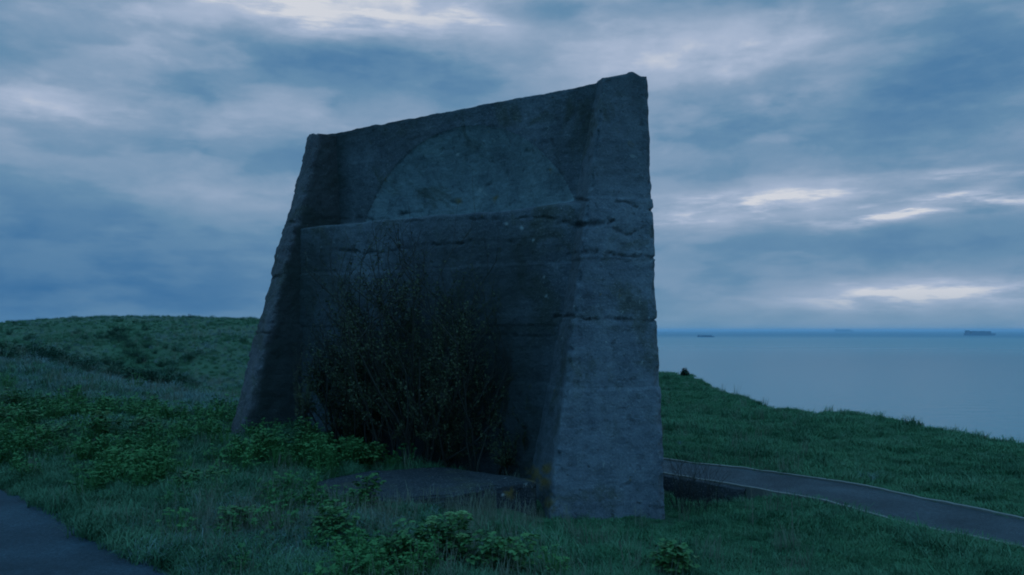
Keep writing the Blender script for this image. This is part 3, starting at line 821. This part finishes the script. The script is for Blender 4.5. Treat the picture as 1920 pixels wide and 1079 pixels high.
# --- low retaining kerb of the hollow beside the right buttress
i0 = np.argmin(np.abs(project(np.c_[PN, ZC])[:, 0] - 1235)); i1 = np.argmin(np.abs(project(np.c_[PN, ZC])[:, 0] - 1400))
ln = PN[i0:i1 + 1]; dn = (PN - PF)[i0:i1 + 1]; dn /= np.linalg.norm(dn, axis=1)[:, None]; zt_ = ZC[i0:i1 + 1] + 0.004
vv = []
for o_, h in ((0.07, -0.6), (0.07, -0.3), (0.07, 0.0), (0.19, -0.012), (0.20, -0.3), (0.21, -0.6)):
    q = np.c_[ln + dn * o_, zt_ + h]; q += 0.015 * np.stack([fbm(q * 6 + s_, 3) for s_ in (0, 20, 40)], -1); vv.append(q)
tag(mesh_obj('retaining_kerb', np.concatenate(vv), grid_faces(6, len(ln)), M_SLAB), 'low dark concrete kerb holding the footpath above a bare hollow beside the right buttress', 'kerb')
# ------------------------------------------------------------------ vegetation
def blade_clump(seed, n, h, spread, width, lean, flat=0.0):
    rn = np.random.RandomState(seed); m = MB()
    for k in range(n):
        a = rn.rand() * 6.283; r_ = spread * math.sqrt(rn.rand()); b = np.array((r_ * math.cos(a), r_ * math.sin(a), -0.02))
        H = h * rn.uniform(0.45, 1.15); la = rn.rand() * 6.283; ln_ = lean * rn.uniform(0.2, 1.2) * H
        dr = np.array((math.cos(la), math.sin(la), 0)); sd_ = np.array((-math.sin(la), math.cos(la), 0)); w_ = width * rn.uniform(0.6, 1.3)
        if flat: sd_ = np.array((math.cos(la + 1.2), math.sin(la + 1.2), 0))
        p1 = b + np.array((0, 0, H * .55)) + dr * ln_ * .3; p2 = b + np.array((0, 0, H * .92)) + dr * ln_ * .9; p3_ = b + np.array((0, 0, H)) + dr * ln_ * 1.5 - np.array((0, 0, H * lean * .25))
        i = len(m.v)
        m.v += [b - sd_ * w_, b + sd_ * w_, p1 - sd_ * w_ * .8, p1 + sd_ * w_ * .8, p2 - sd_ * w_ * .4, p2 + sd_ * w_ * .4, p3_]
        m.f += [(i, i + 1, i + 3, i + 2), (i + 2, i + 3, i + 5, i + 4), (i + 4, i + 5, i + 6)]
    return m


def leafy_clump(seed, n, h, spread, L):
    rn = np.random.RandomState(seed); m = MB()
    for k in range(n):
        a = rn.rand() * 6.283; r_ = spread * math.sqrt(rn.rand()); H = h * rn.uniform(0.25, 1.0) * (1 - 0.5 * (r_ / spread) ** 2)
        tip = np.array((r_ * math.cos(a), r_ * math.sin(a), H)); root = tip * np.array((.3, .3, 0))
        for j in range(5):
            b = a + (j - 2) * 0.75 + rn.uniform(-.3, .3)
            d = np.array((math.cos(b), math.sin(b), rn.uniform(-.25, .55))); l = L * rn.uniform(.6, 1.2)
            m.leaf(tip + d * l * .15, d, np.array((rn.uniform(-.3, .3), rn.uniform(-.3, .3), 1)), l, l * .34)
        m.tube([root, (root + tip) / 2 + np.array((0, 0, H * .1)), tip], .004, .002, 3)
    return m


PROTO = {}
def proto(kind, builders, mat):
    c = bpy.data.collections.new(kind)
    for k, b in enumerate(builders):
        me = bpy.data.meshes.new(kind); me.from_pydata([tuple(map(float, v)) for v in b.v], [], b.f); me.update(); me.materials.append(mat)
        o = bpy.data.objects.new('%s_tuft' % kind, me); c.objects.link(o)
    PROTO[kind] = c


proto('lawn_grass', [blade_clump(s_, 50, 0.058, 0.11, 0.0034, 0.9) for s_ in range(4)], M_G_LAWN)
proto('meadow_grass', [blade_clump(20 + s_, 46, 0.17, 0.11, 0.0042, 0.75) for s_ in range(5)], M_G_LONG)
proto('dry_grass', [blade_clump(40 + s_, 16, 0.34, 0.10, 0.0030, 0.32) for s_ in range(4)], M_G_PALE)
proto('bleached_grass', [blade_clump(80 + s_, 44, 0.19, 0.11, 0.0042, 0.85) for s_ in range(4)], M_G_BLEACH)
proto('leafy_weeds', [leafy_clump(60 + s_, 24, 0.24, 0.11, 0.027) for s_ in range(5)], M_COVER)


def scatter(name, label, cat, kind, pts, scale, seed):
    rn = np.random.RandomState(seed); n = len(pts)
    me = bpy.data.meshes.new(name); me.vertices.add(n); me.vertices.foreach_set('co', np.asarray(pts, np.float32).ravel())
    a = me.attributes.new('sc', 'FLOAT', 'POINT'); a.data.foreach_set('value', np.asarray(scale, np.float32))
    a = me.attributes.new('rot', 'FLOAT_VECTOR', 'POINT')
    a.data.foreach_set('vector', np.c_[rn.uniform(-.18, .18, n), rn.uniform(-.18, .18, n), rn.uniform(0, 6.283, n)].astype(np.float32).ravel())
    o = bpy.data.objects.new(name, me); COL.objects.link(o); tag(o, label, cat, 'stuff')
    ng = bpy.data.node_groups.new(name + '_scatter', 'GeometryNodeTree')
    ng.interface.new_socket('Geometry', in_out='INPUT', socket_type='NodeSocketGeometry'); ng.interface.new_socket('Geometry', in_out='OUTPUT', socket_type='NodeSocketGeometry')
    N, L_ = ng.nodes, ng.links
    gi, go = N.new('NodeGroupInput'), N.new('NodeGroupOutput')
    m2p = N.new('GeometryNodeMeshToPoints'); inst = N.new('GeometryNodeInstanceOnPoints'); ci = N.new('GeometryNodeCollectionInfo')
    ci.inputs['Collection'].default_value = PROTO[kind]; ci.inputs['Separate Children'].default_value = True; ci.inputs['Reset Children'].default_value = True
    inst.inputs['Pick Instance'].default_value = True
    at_s = N.new('GeometryNodeInputNamedAttribute'); at_s.data_type = 'FLOAT'; at_s.inputs['Name'].default_value = 'sc'
    at_r = N.new('GeometryNodeInputNamedAttribute'); at_r.data_type = 'FLOAT_VECTOR'; at_r.inputs['Name'].default_value = 'rot'
    rv = N.new('FunctionNodeRandomValue'); rv.data_type = 'INT'; rv.inputs[4].default_value = 0; rv.inputs[5].default_value = 9
    e2r = N.new('FunctionNodeEulerToRotation')
    L_.new(gi.outputs[0], m2p.inputs['Mesh']); L_.new(m2p.outputs[0], inst.inputs['Points']); L_.new(ci.outputs[0], inst.inputs['Instance'])
    L_.new(at_r.outputs[0], e2r.inputs[0]); L_.new(e2r.outputs[0], inst.inputs['Rotation']); L_.new(at_s.outputs[0], inst.inputs['Scale'])
    L_.new(rv.outputs[2], inst.inputs['Instance Index'])
    L_.new(inst.outputs[0], go.inputs[0])
    md = o.modifiers.new('scatter', 'NODES'); md.node_group = ng
    return o


rn = np.random.RandomState(77)


def cand(n, r0, r1, a0=-37, a1=37):
    r_ = np.exp(rn.uniform(math.log(r0), math.log(r1), n)); a = np.radians(rn.uniform(a0, a1, n))
    return np.c_[r_ * np.sin(a), r_ * np.cos(a)]


MIR = np.array([(-3.6, 10.6), (-2.5, 11.0), (0.16, 9.3), (0.38, 8.15), (1.58, 8.3), (1.7, 10.2), (-2.6, 12.9), (-4.2, 11.5)])
def inside(xy, poly):
    x, y = xy[:, 0], xy[:, 1]; c = np.zeros(len(xy), bool); j = len(poly) - 1
    for i in range(len(poly)):
        xi, yi = poly[i]; xj, yj = poly[j]
        c ^= ((yi > y) != (yj > y)) & (x < (xj - xi) * (y - yi) / (yj - yi + 1e-12) + xi); j = i
    return c


SLABP = np.array([at_z(*q, zs) for q in [(530, 916), (640, 928), (740, 934), (850, 924), (1003, 903), (960, 893), (840, 876), (700, 882), (600, 900)]])
def free(xy, road=-0.03, path=0.60):
    d, s_, _ = seg_dist(xy, CLIFF)
    pth = inside(xy, np.array(list(map(tuple, PF[::4] + (PF - PN)[::4] * 0.06)) + list(map(tuple, (PN[::4] + (PN - PF)[::4] * 0.06)[::-1]))))
    so_ = soil_shade_at(xy)
    return (on_road(xy) > road + 0.05 * fbm(np.c_[xy * 3.5, xy[:, :1] * 0], 3)) & ~pth & (soil_shade_at(xy) < 0.75) & ~inside(xy, MIR) & ~inside(xy, SLABP) & (d * s_ < 2.5) & (rn.rand(len(xy)) > so_ * 0.93)


def lift_z(xy): return np.c_[xy, ground_z(xy)]


def leftness(xy):
    """1 in the rough long grass at the left, 0 on the mown turf at the right"""
    q = project(lift_z(xy)); n = fbm(np.c_[xy * 0.8, xy[:, :1] * 0 + 2], 3)
    return np.clip(0.5 - (q[:, 0] - 800 + 150 * n) / 260, 0, 1)


c = cand(105000, 3.2, 95); c = c[free(c)]
L_ = leftness(c); pl_ = pale_at(c); r_ = np.hypot(c[:, 0], c[:, 1])
# near the foot of the right wing the turf is short
tall = rn.rand(len(c)) < (L_ * 0.78 + 0.06)
grow = 0.75 + 0.55 * np.clip(r_ / 14, 0, 1.5)
qq = project(lift_z(c))
short = np.clip((qq[:, 0] - 760) / 80, 0, 1) * np.clip((1330 - qq[:, 0]) / 60, 0, 1) * np.clip((1012 - qq[:, 1]) / 30, 0, 1) * np.clip((qq[:, 1] - 900) / 10, 0, 1)
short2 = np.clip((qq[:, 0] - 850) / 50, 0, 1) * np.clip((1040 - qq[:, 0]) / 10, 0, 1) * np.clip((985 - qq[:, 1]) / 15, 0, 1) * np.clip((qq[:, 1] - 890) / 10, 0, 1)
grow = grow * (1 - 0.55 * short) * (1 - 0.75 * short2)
tuss = 1 + 0.75 * fbm(np.c_[c * 1.4, c[:, :1] * 0 + 6], 3)
turn = rn.rand(len(c)) < pl_ * 0.85
scatter('pale_grass', 'bleached wind blown grass on the mounds and hill at left', 'grass', 'bleached_grass', lift_z(c[turn]), (grow * 0.62 * tuss * rn.uniform(.6, 1.2, len(c)))[turn], 7)
k1 = ~tall & ~turn; scatter('turf_grass', 'short dense dark green grass covering the clifftop', 'grass', 'lawn_grass', lift_z(c[k1]), (grow * tuss * rn.uniform(.8, 1.25, len(c)))[k1], 1)
k2 = tall & ~turn; scatter('meadow_grass', 'longer tussocky green grass between road and concrete wall', 'grass', 'meadow_grass', lift_z(c[k2]), (grow * 0.72 * tuss * rn.uniform(.6, 1.2, len(c)))[k2], 2)
c = cand(26000, 3.5, 70, -36, 20); c = c[free(c)]
q = project(lift_z(c)); n = fbm(np.c_[c * 0.9, c[:, :1] * 0 + 11], 3)
dens = np.exp(-((q[:, 0] - 620) / 260) ** 2 - ((q[:, 1] - 1010) / 75) ** 2) * 1.3 + 0.06 + 0.5 * pale_at(c) * (np.hypot(*c.T) > 15)
k = rn.rand(len(c)) < dens * (0.8 + 1.2 * n)
c = c[k]; r_ = np.hypot(*c.T)
scatter('dry_grass', 'pale dry grass stalks among the green', 'grass', 'dry_grass', lift_z(c), (0.62 + 0.30 * np.clip(r_ / 14, 0, 3)) * rn.uniform(.5, 1.15, len(c)), 3)
c = cand(30000, 3.5, 22, -36, 12); c = c[free(c, 0.15)]
q = project(lift_z(c)); n = fbm(np.c_[c * 1.1, c[:, :1] * 0 + 21], 3)
dens = (np.exp(-((q[:, 0] - 90) / 260) ** 2 - ((q[:, 1] - 830) / 60) ** 2) + 0.9 * np.exp(-((q[:, 0] - 300) / 260) ** 2 - ((q[:, 1] - 900) / 70) ** 2)
        + 0.8 * np.exp(-((q[:, 0] - 610) / 90) ** 2 - ((q[:, 1] - 852) / 24) ** 2) + 0.15 * np.exp(-((q[:, 0] - 700) / 230) ** 2 - ((q[:, 1] - 1070) / 50) ** 2))
k = rn.rand(len(c)) < np.clip(dens, 0, 1) * np.clip(0.16 + 2.0 * n, 0.05, 0.7)
c = c[k]
scatter('leafy_weeds', 'low broad leaved weeds spreading through the rough grass', 'weeds', 'leafy_weeds', lift_z(c), rn.uniform(.5, 1.35, len(c)) * (0.8 + 0.04 * np.hypot(*c.T)), 4)


c = cand(9000, 24, 80, -36, -8); c = c[free(c)]
q = project(lift_z(c)); n = fbm(np.c_[c * 0.25, c[:, :1] * 0 + 31], 3)
gul = seg_dist(q, [(220, 630), (235, 644), (252, 665), (262, 690)])[0]; bnd = seg_dist(q, [(40, 667), (125, 681), (190, 693), (275, 716), (345, 736)])[0]
dens = 0.35 * np.exp(-(gul / 9) ** 2) + 0.8 * np.exp(-(bnd / 8) ** 2) + 0.55 * np.exp(-((q[:, 0] - 345) / 75) ** 2 - ((q[:, 1] - 703) / 22) ** 2) + 0.015
k = rn.rand(len(c)) < np.clip(dens, 0, 1) * np.clip(0.55 + 1.5 * n, 0, 1)
c = c[k]
proto('dark_scrub', [leafy_clump(90 + s_, 60, 0.26, 0.22, 0.030) for s_ in range(4)], M_SCRUB)
scatter('scrub', 'dark low scrub in the dip and gully of the hill at left', 'scrub', 'dark_scrub', lift_z(c), rn.uniform(1.0, 2.3, len(c)), 9)


# --- individual leafy plants
def leafy_plant(px, py, h, wdt, seed, label, umbels=0, dens=1.0):
    p = hit(px, py); rn_ = np.random.RandomState(seed)
    o = thing('leafy_plant', label, 'plant', p, 'bright green leafy plants in the grass')
    st, lf = MB(), MB()
    ns_ = int(5 + 4 * wdt / 0.3)
    for k in range(ns_):
        a = rn_.rand() * 6.283; rr_ = wdt * math.sqrt(rn_.rand()); H = h * (1 - 0.45 * (rr_ / wdt) ** 2) * rn_.uniform(.75, 1.05)
        b = np.array((rr_ * .25 * math.cos(a), rr_ * .25 * math.sin(a), -.03)); tip = np.array((rr_ * math.cos(a), rr_ * math.sin(a), H))
        mid = (b + tip) / 2 + np.array((0, 0, H * .1)); st.tube([b, mid, tip], .006, .003, 4)
        for lev in np.linspace(0.28, 1.0, 5):
            q = b + (tip - b) * lev + np.array((0, 0, H * .1 * math.sin(lev * 3.1)))
            for j in range(int(4 * dens) + 1):
                b2 = rn_.rand() * 6.283; out = np.array((math.cos(b2), math.sin(b2), rn_.uniform(-.1, .7))); ln_ = rn_.uniform(.04, .10) * (1.25 - .5 * lev)
                c_ = q + out * ln_; st.tube([q, c_], .0025, .0015, 3)
                for t_ in range(3):
                    b3 = b2 + (t_ - 1) * 1.0; d = np.array((math.cos(b3), math.sin(b3), rn_.uniform(-.35, .35))); l = rn_.uniform(.034, .062)
                    lf.leaf(c_, d, np.array((rn_.uniform(-.4, .4), rn_.uniform(-.4, .4), 1)), l, l * .36)
        if k < umbels:
            um = MB()
            for t_ in range(14):
                b3 = 2.4 * t_; e = 0.042 * math.sqrt(t_ / 14.0); q = tip + np.array((e * math.cos(b3), e * math.sin(b3), .055 - e * e * 9))
                um.tube([tip, q], .0016, .001, 3)
                for u_ in range(5):
                    d = np.array((math.cos(u_ * 1.256), math.sin(u_ * 1.256), .5)); um.leaf(q, d, np.array((0, 0, 1.)), .015, .007)
            um.build('flower_head', M_UMBEL, o)
    st.build('stem', M_STEM, o); lf.build('leaves', M_LEAF, o)
    return o


leafy_plant(690, 968, .34, .13, 1, 'single upright leafy plant standing before the front edge of the concrete slab', 0, 1.2)
leafy_plant(628, 1030, .34, .15, 2, 'leafy plant among pale dry stalks, left of the flowering one', 0)
leafy_plant(768, 1075, .40, .14, 3, 'bushy green plant just left of the plant with pale flower heads', 0)
leafy_plant(836, 1078, .47, .15, 4, 'tall leafy plant topped by domed pale green flower heads', 6)
leafy_plant(945, 1085, .36, .21, 5, 'broad dark centred leafy plant at bottom edge right of the flowering one', 0, 1.2)
leafy_plant(1255, 1085, .22, .13, 6, 'small round leafy plant alone in turf below the right buttress', 0)
leafy_plant(575, 858, .42, .22, 7, 'tallest leafy plant in the bed at the shrub foot', 0)
leafy_plant(630, 868, .36, .26, 8, 'wide leafy plant in the bed between shrub and slab', 0)
leafy_plant(690, 876, .26, .20, 9, 'low leafy plant at the right end of the bed by the shrub', 0)
leafy_plant(500, 860, .28, .22, 10, 'low leafy plant by the small footing at the left buttress', 0)
leafy_plant(195, 830, .40, .22, 11, 'leafy plant with pale tips midway along the left rough grass', 2)
leafy_plant(270, 835, .40, .24, 12, 'leafy plant at right end of the row in the left rough grass', 2)
leafy_plant(30, 815, .42, .30, 13, 'large leafy plant at the far left frame edge', 0)
leafy_plant(95, 832, .36, .28, 14, 'wide leafy plant next to the one at the left frame edge', 0)
leafy_plant(20, 775, .45, .26, 15, 'leafy plant farther back at the left frame edge', 0)
leafy_plant(235, 880, .24, .18, 16, 'low leafy plant in grass midway between road and buttress', 0)
leafy_plant(380, 925, .24, .18, 17, 'low leafy plant in grass near the road bend', 0)
leafy_plant(455, 1000, .22, .15, 18, 'low leafy plant beside the patch of dry stalks', 0)


# --- shrubs against the wall
def shrub(name, label, px, py, depth, h, wx, wy, stems, leaves, seed, leaf_to=0.75, mats=(None, None)):
    rn_ = np.random.RandomState(seed); p = P(px, py, depth); p[2] = ground_z([p[:2]])[0] - .03
    o = thing(name, label, 'shrub', p)
    br, lf = MB(), MB(); tips = []
    def grow(q, d, L, r0, lev):
        n = 5; pts = [q]; dirn = d.copy()
        for k in range(n):
            dirn = dirn + rn_.normal(0, .16, 3) + np.array((0, 0, .05)); dirn /= np.linalg.norm(dirn); pts.append(pts[-1] + dirn * L / n)
        br.tube(pts, r0, r0 * .45, 5 if lev == 0 else 3)
        if lev >= 1: tips.append(pts)
        if lev < 2:
            for k in range(rn_.randint(4, 7) if lev == 0 else rn_.randint(3, 6)):
                i = rn_.randint(1, n + 1); a = rn_.rand() * 6.283
                nd = dirn * .9 + np.array((math.cos(a), math.sin(a), .25)) * rn_.uniform(.5, 1.0); nd /= np.linalg.norm(nd)
                grow(pts[i], nd, L * rn_.uniform(.32, .6), r0 * .5, lev + 1)
    for k in range(stems):
        a = rn_.rand() * 6.283; e = math.sqrt(rn_.rand()); bx, by = e * math.cos(a), e * math.sin(a)
        b = np.array(((wd * bx * wx * .6 - wn * 0 + wn * by * wy * .5))); q = np.array((b[0], b[1], 0.0))
        d = np.array((wd[0] * bx * .55 + wn[0] * by * .35, wd[1] * bx * .55 + wn[1] * by * .35, 1.0)); d /= np.linalg.norm(d)
        grow(q, d, h * (1 - .45 * bx * bx) * rn_.uniform(.6, .9), .016, 0)
    nl = 0
    while nl < leaves:
        pts = tips[rn_.randint(len(tips))]; i = rn_.randint(0, len(pts) - 1); q = pts[i] + (pts[i + 1] - pts[i]) * rn_.rand()
        if q[2] < -.0: continue
        if rn_.rand() < (q[2] / h - .25) / leaf_to: nl += 0.25; continue
        d = rn_.normal(0, 1, 3); d[2] = abs(d[2]) * .6; l = rn_.uniform(.016, .034)
        lf.leaf(q + rn_.normal(0, .02, 3), d, np.array((rn_.uniform(-.6, .6), rn_.uniform(-.6, .6), 1)), l, l * .33); nl += 1
    for m in (br, lf):                                       # keep clear of the wall behind
        for i, v in enumerate(m.v):
            rv_ = math.hypot(v[0], v[1]); R_mx = wx * 1.12
            if rv_ > R_mx: v = v.copy(); v[:2] *= (R_mx + 0.15 * (rv_ - R_mx)) / rv_; m.v[i] = v
            w_ = v[:2] + p[:2]; off_ = (w_ - WL) @ wn; lim = LOW + 0.21 * min(1.1, max(0, 1 - ((w_ - WL) @ wd) / 3.6)) + 0.10
            if off_ < lim: v = v.copy(); v[:2] += wn * (lim - off_) * 1.02; m.v[i] = v
            sl = 0.12 + 0.65 * max(0.0, v[2] - 0.9) - ((v[:2] + p[:2] - WL) @ wd)
            if sl > 0: v = m.v[i].copy(); v[:2] += wd * sl * 1.1; m.v[i] = v
    br.build('branches', mats[0] or M_BARK, o); lf.build('foliage', mats[1] or M_SHRUB, o)
    return o


shrub('shrub', 'large dark twiggy shrub with sparse brown green leaves at the middle of the wall', 760, 850, 9.85, 2.55, 1.10, .85, 46, 38000, 21, .95)
shrub('shrub', 'lower dark shrub against the wall beside the left buttress', 640, 835, 10.2, 1.45, .52, .6, 22, 17000, 22)
shrub('shrub', 'half bare pale stemmed shrub between the big shrub and the right buttress', 890, 880, 9.5, 1.75, .55, .6, 18, 9000, 23, .55)


# --- dead twiggy weed beside the right buttress, dry stalks, a bush at the ridge
def twigs(name, label, cat, p, n, h, spread, seed, mat, r0=.0035):
    rn_ = np.random.RandomState(seed); o = thing(name, label, cat, p); m = MB()
    for k in range(n):
        a = rn_.rand() * 6.283; q = np.array((spread * .5 * rn_.normal(), spread * .35 * rn_.normal(), -.02)); d = np.array((math.cos(a) * .3, math.sin(a) * .3, 1.0)); pts = [q]; H = h * rn_.uniform(.5, 1.05)
        for j in range(6): d = d + rn_.normal(0, .13, 3); d /= np.linalg.norm(d); pts.append(pts[-1] + d * H / 6)
        m.tube(pts, r0, r0 * .4, 3)
        for j in range(rn_.randint(2, 6)):
            i = rn_.randint(2, 6); a = rn_.rand() * 6.283; e = np.array((math.cos(a), math.sin(a), .9)); L = H * rn_.uniform(.12, .35); m.tube([pts[i], pts[i] + e * L * .5, pts[i] + e * L + np.array((0, 0, L * .2))], r0 * .5, r0 * .25, 3)
    m.build('twigs', mat, o); return o


p = hit(1275, 958); twigs('dead_weed', 'brown dead weed stalks clustered at the foot of the right buttress', 'weed', p, 46, .62, .34, 5, M_BARK)


def stalk(px, py, top, seed, label):
    p = hit(px, py); rn_ = np.random.RandomState(seed); h = (py - top) / FPX * p[1]; o = thing('grass_stalk', label, 'grass stalk', p, 'tall dry grass stalks'); m = MB()
    ph = rn_.uniform(-.05, .05, 2); pts = [np.array((ph[0] * k * k, ph[1] * k * k, h * k - .02)) for k in np.linspace(0, 1, 8)]
    m.tube(pts, .0035, .0016, 4); m.build('stem', M_DRY, o)
    hd = MB()
    for k in range(26):
        t_ = k / 26; q = pts[-1] - (pts[-1] - pts[-3]) * t_ * .8; a = 2.4 * k; hd.leaf(q, np.array((math.cos(a), math.sin(a), 2.2)), np.array((math.sin(a), 0, .3)), .02, .004)
    hd.build('seed_head', M_DRY, o); return o


stalk(1412, 990, 918, 1, 'pale dry grass stalk standing just below the near footpath edge')
stalk(1408, 1079, 1025, 2, 'pale dry grass stalk at bottom edge right of the round leafy plant')
stalk(1486, 995, 945, 3, 'short dry grass stalk right of the one by the footpath')
stalk(740, 985, 935, 4, 'dry grass stalk in front of the slab, right of the upright leafy plant')
stalk(1170, 1070, 1018, 5, 'thin dry stalk in turf below the right buttress')


def small_bush(label, px, py, depth, h, wdt, n, seed):
    p = P(px, py, depth); p[2] = ground_z([p[:2]])[0]; rn_ = np.random.RandomState(seed); o = thing('bush', label, 'bush', p); lf, st = MB(), MB()
    for k in range(12):
        a = rn_.rand() * 6.283; st.tube([np.zeros(3), np.array((math.cos(a) * wdt * .5, math.sin(a) * wdt * .5, h * rn_.uniform(.5, .9)))], .015, .005, 3)
    for k in range(n):
        d = rn_.normal(0, 1, 3); d /= np.linalg.norm(d); q = d * rn_.rand() ** .4 * np.array((wdt, wdt, h * .6)); q[2] = abs(q[2]) * (1 - .5 * abs(q[0]) / wdt) + .03
        lf.leaf(q + rn_.normal(0, .03, 3), rn_.normal(0, 1, 3), np.array((0, .2, 1.)), .09, .034)
    st.build('branches', M_BARK, o); lf.build('foliage', M_SCRUB, o); return o


small_bush('small dark bush on the skyline of the grassy cliff edge', 1284, 706, 36.5, .46, .17, 300, 3)
small_bush('dark low bramble in the rough grass at far left', 78, 787, 13.6, .26, .34, 420, 4)


# ------------------------------------------------------------------ ships far out
def ship(label, px0, px1, ywater, ytop, seed):
    depth = 51.7 / ((ywater - HOR) / FPX); k = depth / FPX; L = (px1 - px0) * k; H = (ywater - ytop) * k
    o = thing('cargo_ship', label, 'ship', ((px0 + px1 - 1920) / 2 * k, depth, -50), 'ships far out at sea'); B = L * .14
    def hull(x0, x1, z0, z1, b, rk0, rk1, name):
        v = []; n = 14
        for z, e in ((z0, 0), (z1, 1)):
            for s_ in (1, -1):
                for t_ in np.linspace(0, 1, n):
                    x = x0 + (x1 - x0) * t_; x += (rk1 * e if t_ == 1 else 0) - (rk0 * e if t_ == 0 else 0)
                    v.append((x, s_ * b * min(1, 2.6 * (1 - t_) + .06, 3.5 * t_ + .45), z))
        f = []
        for j in range(n - 1): f += [(j, j + 1, 2 * n + j + 1, 2 * n + j), (n + j + 1, n + j, 3 * n + j, 3 * n + j + 1), (2 * n + j, 2 * n + j + 1, 3 * n + j + 1, 3 * n + j)]
        f += [(0, 2 * n, 3 * n, n), (n - 1, 2 * n - 1, 4 * n - 1, 3 * n - 1)]
        return mesh_obj(name, v, f, M_SHIP, o, smooth=False)
    hull(-L * .48, L * .46, -2, H * .45, B / 2, L * .01, L * .035, 'hull')
    n = 7
    for j in range(n):
        a = -L * .30 + j * L * .62 / n; b = a + L * .62 / n * .93
        m = bmesh.new(); bmesh.ops.create_cube(m, size=1); 
        hh = H * (.40 + .08 * ((j * 7 + seed) % 3) / 2)
        for v in m.verts: v.co = (a + (v.co.x + .5) * (b - a), v.co.y * B * .85, H * .45 + (v.co.z + .5) * hh)
        bmesh.ops.bevel(m, geom=m.edges[:], offset=H * .01, segments=1, affect='EDGES')
        me = bpy.data.meshes.new('cargo_stack'); m.to_mesh(me); m.free(); me.materials.append(M_SHIP); q = bpy.data.objects.new('cargo_stack', me); COL.objects.link(q); q.parent = o
    m = bmesh.new(); bmesh.ops.create_cube(m, size=1)
    for v in m.verts: v.co = (-L * .40 + v.co.x * L * .09, v.co.y * B * .8, H * .72 + v.co.z * H * .55)
    r_ = bmesh.ops.create_cube(m, size=1)
    for v in r_['verts']: v.co = (-L * .385 + v.co.x * L * .05, v.co.y * B * 1.0, H * 1.0 + v.co.z * H * .10)
    me = bpy.data.meshes.new('bridge'); m.to_mesh(me); m.free(); me.materials.append(M_SHIP); q = bpy.data.objects.new('bridge', me); COL.objects.link(q); q.parent = o
    return o


ship('large flat topped ship on the horizon at far right', 1806, 1866, 629.5, 620.3, 1)
ship('low dark ship on the horizon nearest the concrete wall', 1306, 1340, 632.5, 628.3, 2)
ship('faint small ship on the horizon between the other two', 1564, 1600, 622.5, 617.5, 3)

# ------------------------------------------------------------------ haze over the sea
m = bpy.data.materials.new('sea_air'); m.use_nodes = True; t_ = NT(m.node_tree); t_.n.clear()
pvn = t_.new('ShaderNodeVolumePrincipled'); pvn.inputs['Color'].default_value = (0.80, 0.90, 1.0, 1); pvn.inputs['Density'].default_value = 6.0e-5
mo_ = t_.new('ShaderNodeOutputMaterial'); t_.l.new(pvn.outputs[0], mo_.inputs['Volume'])
X = 45000.0; z0, z1 = -57.0, 30.0
hv = [(x, y, z) for z in (z0, z1) for y in (-X, X) for x in (-X, X)]
hz = mesh_obj('haze', hv, [(0, 2, 3, 1), (4, 5, 7, 6), (0, 1, 5, 4), (2, 6, 7, 3), (0, 4, 6, 2), (1, 3, 7, 5)], m, smooth=False)
tag(hz, 'thin blue evening haze over sea and land', 'haze', 'stuff')
SC.cycles.volume_bounces = 1
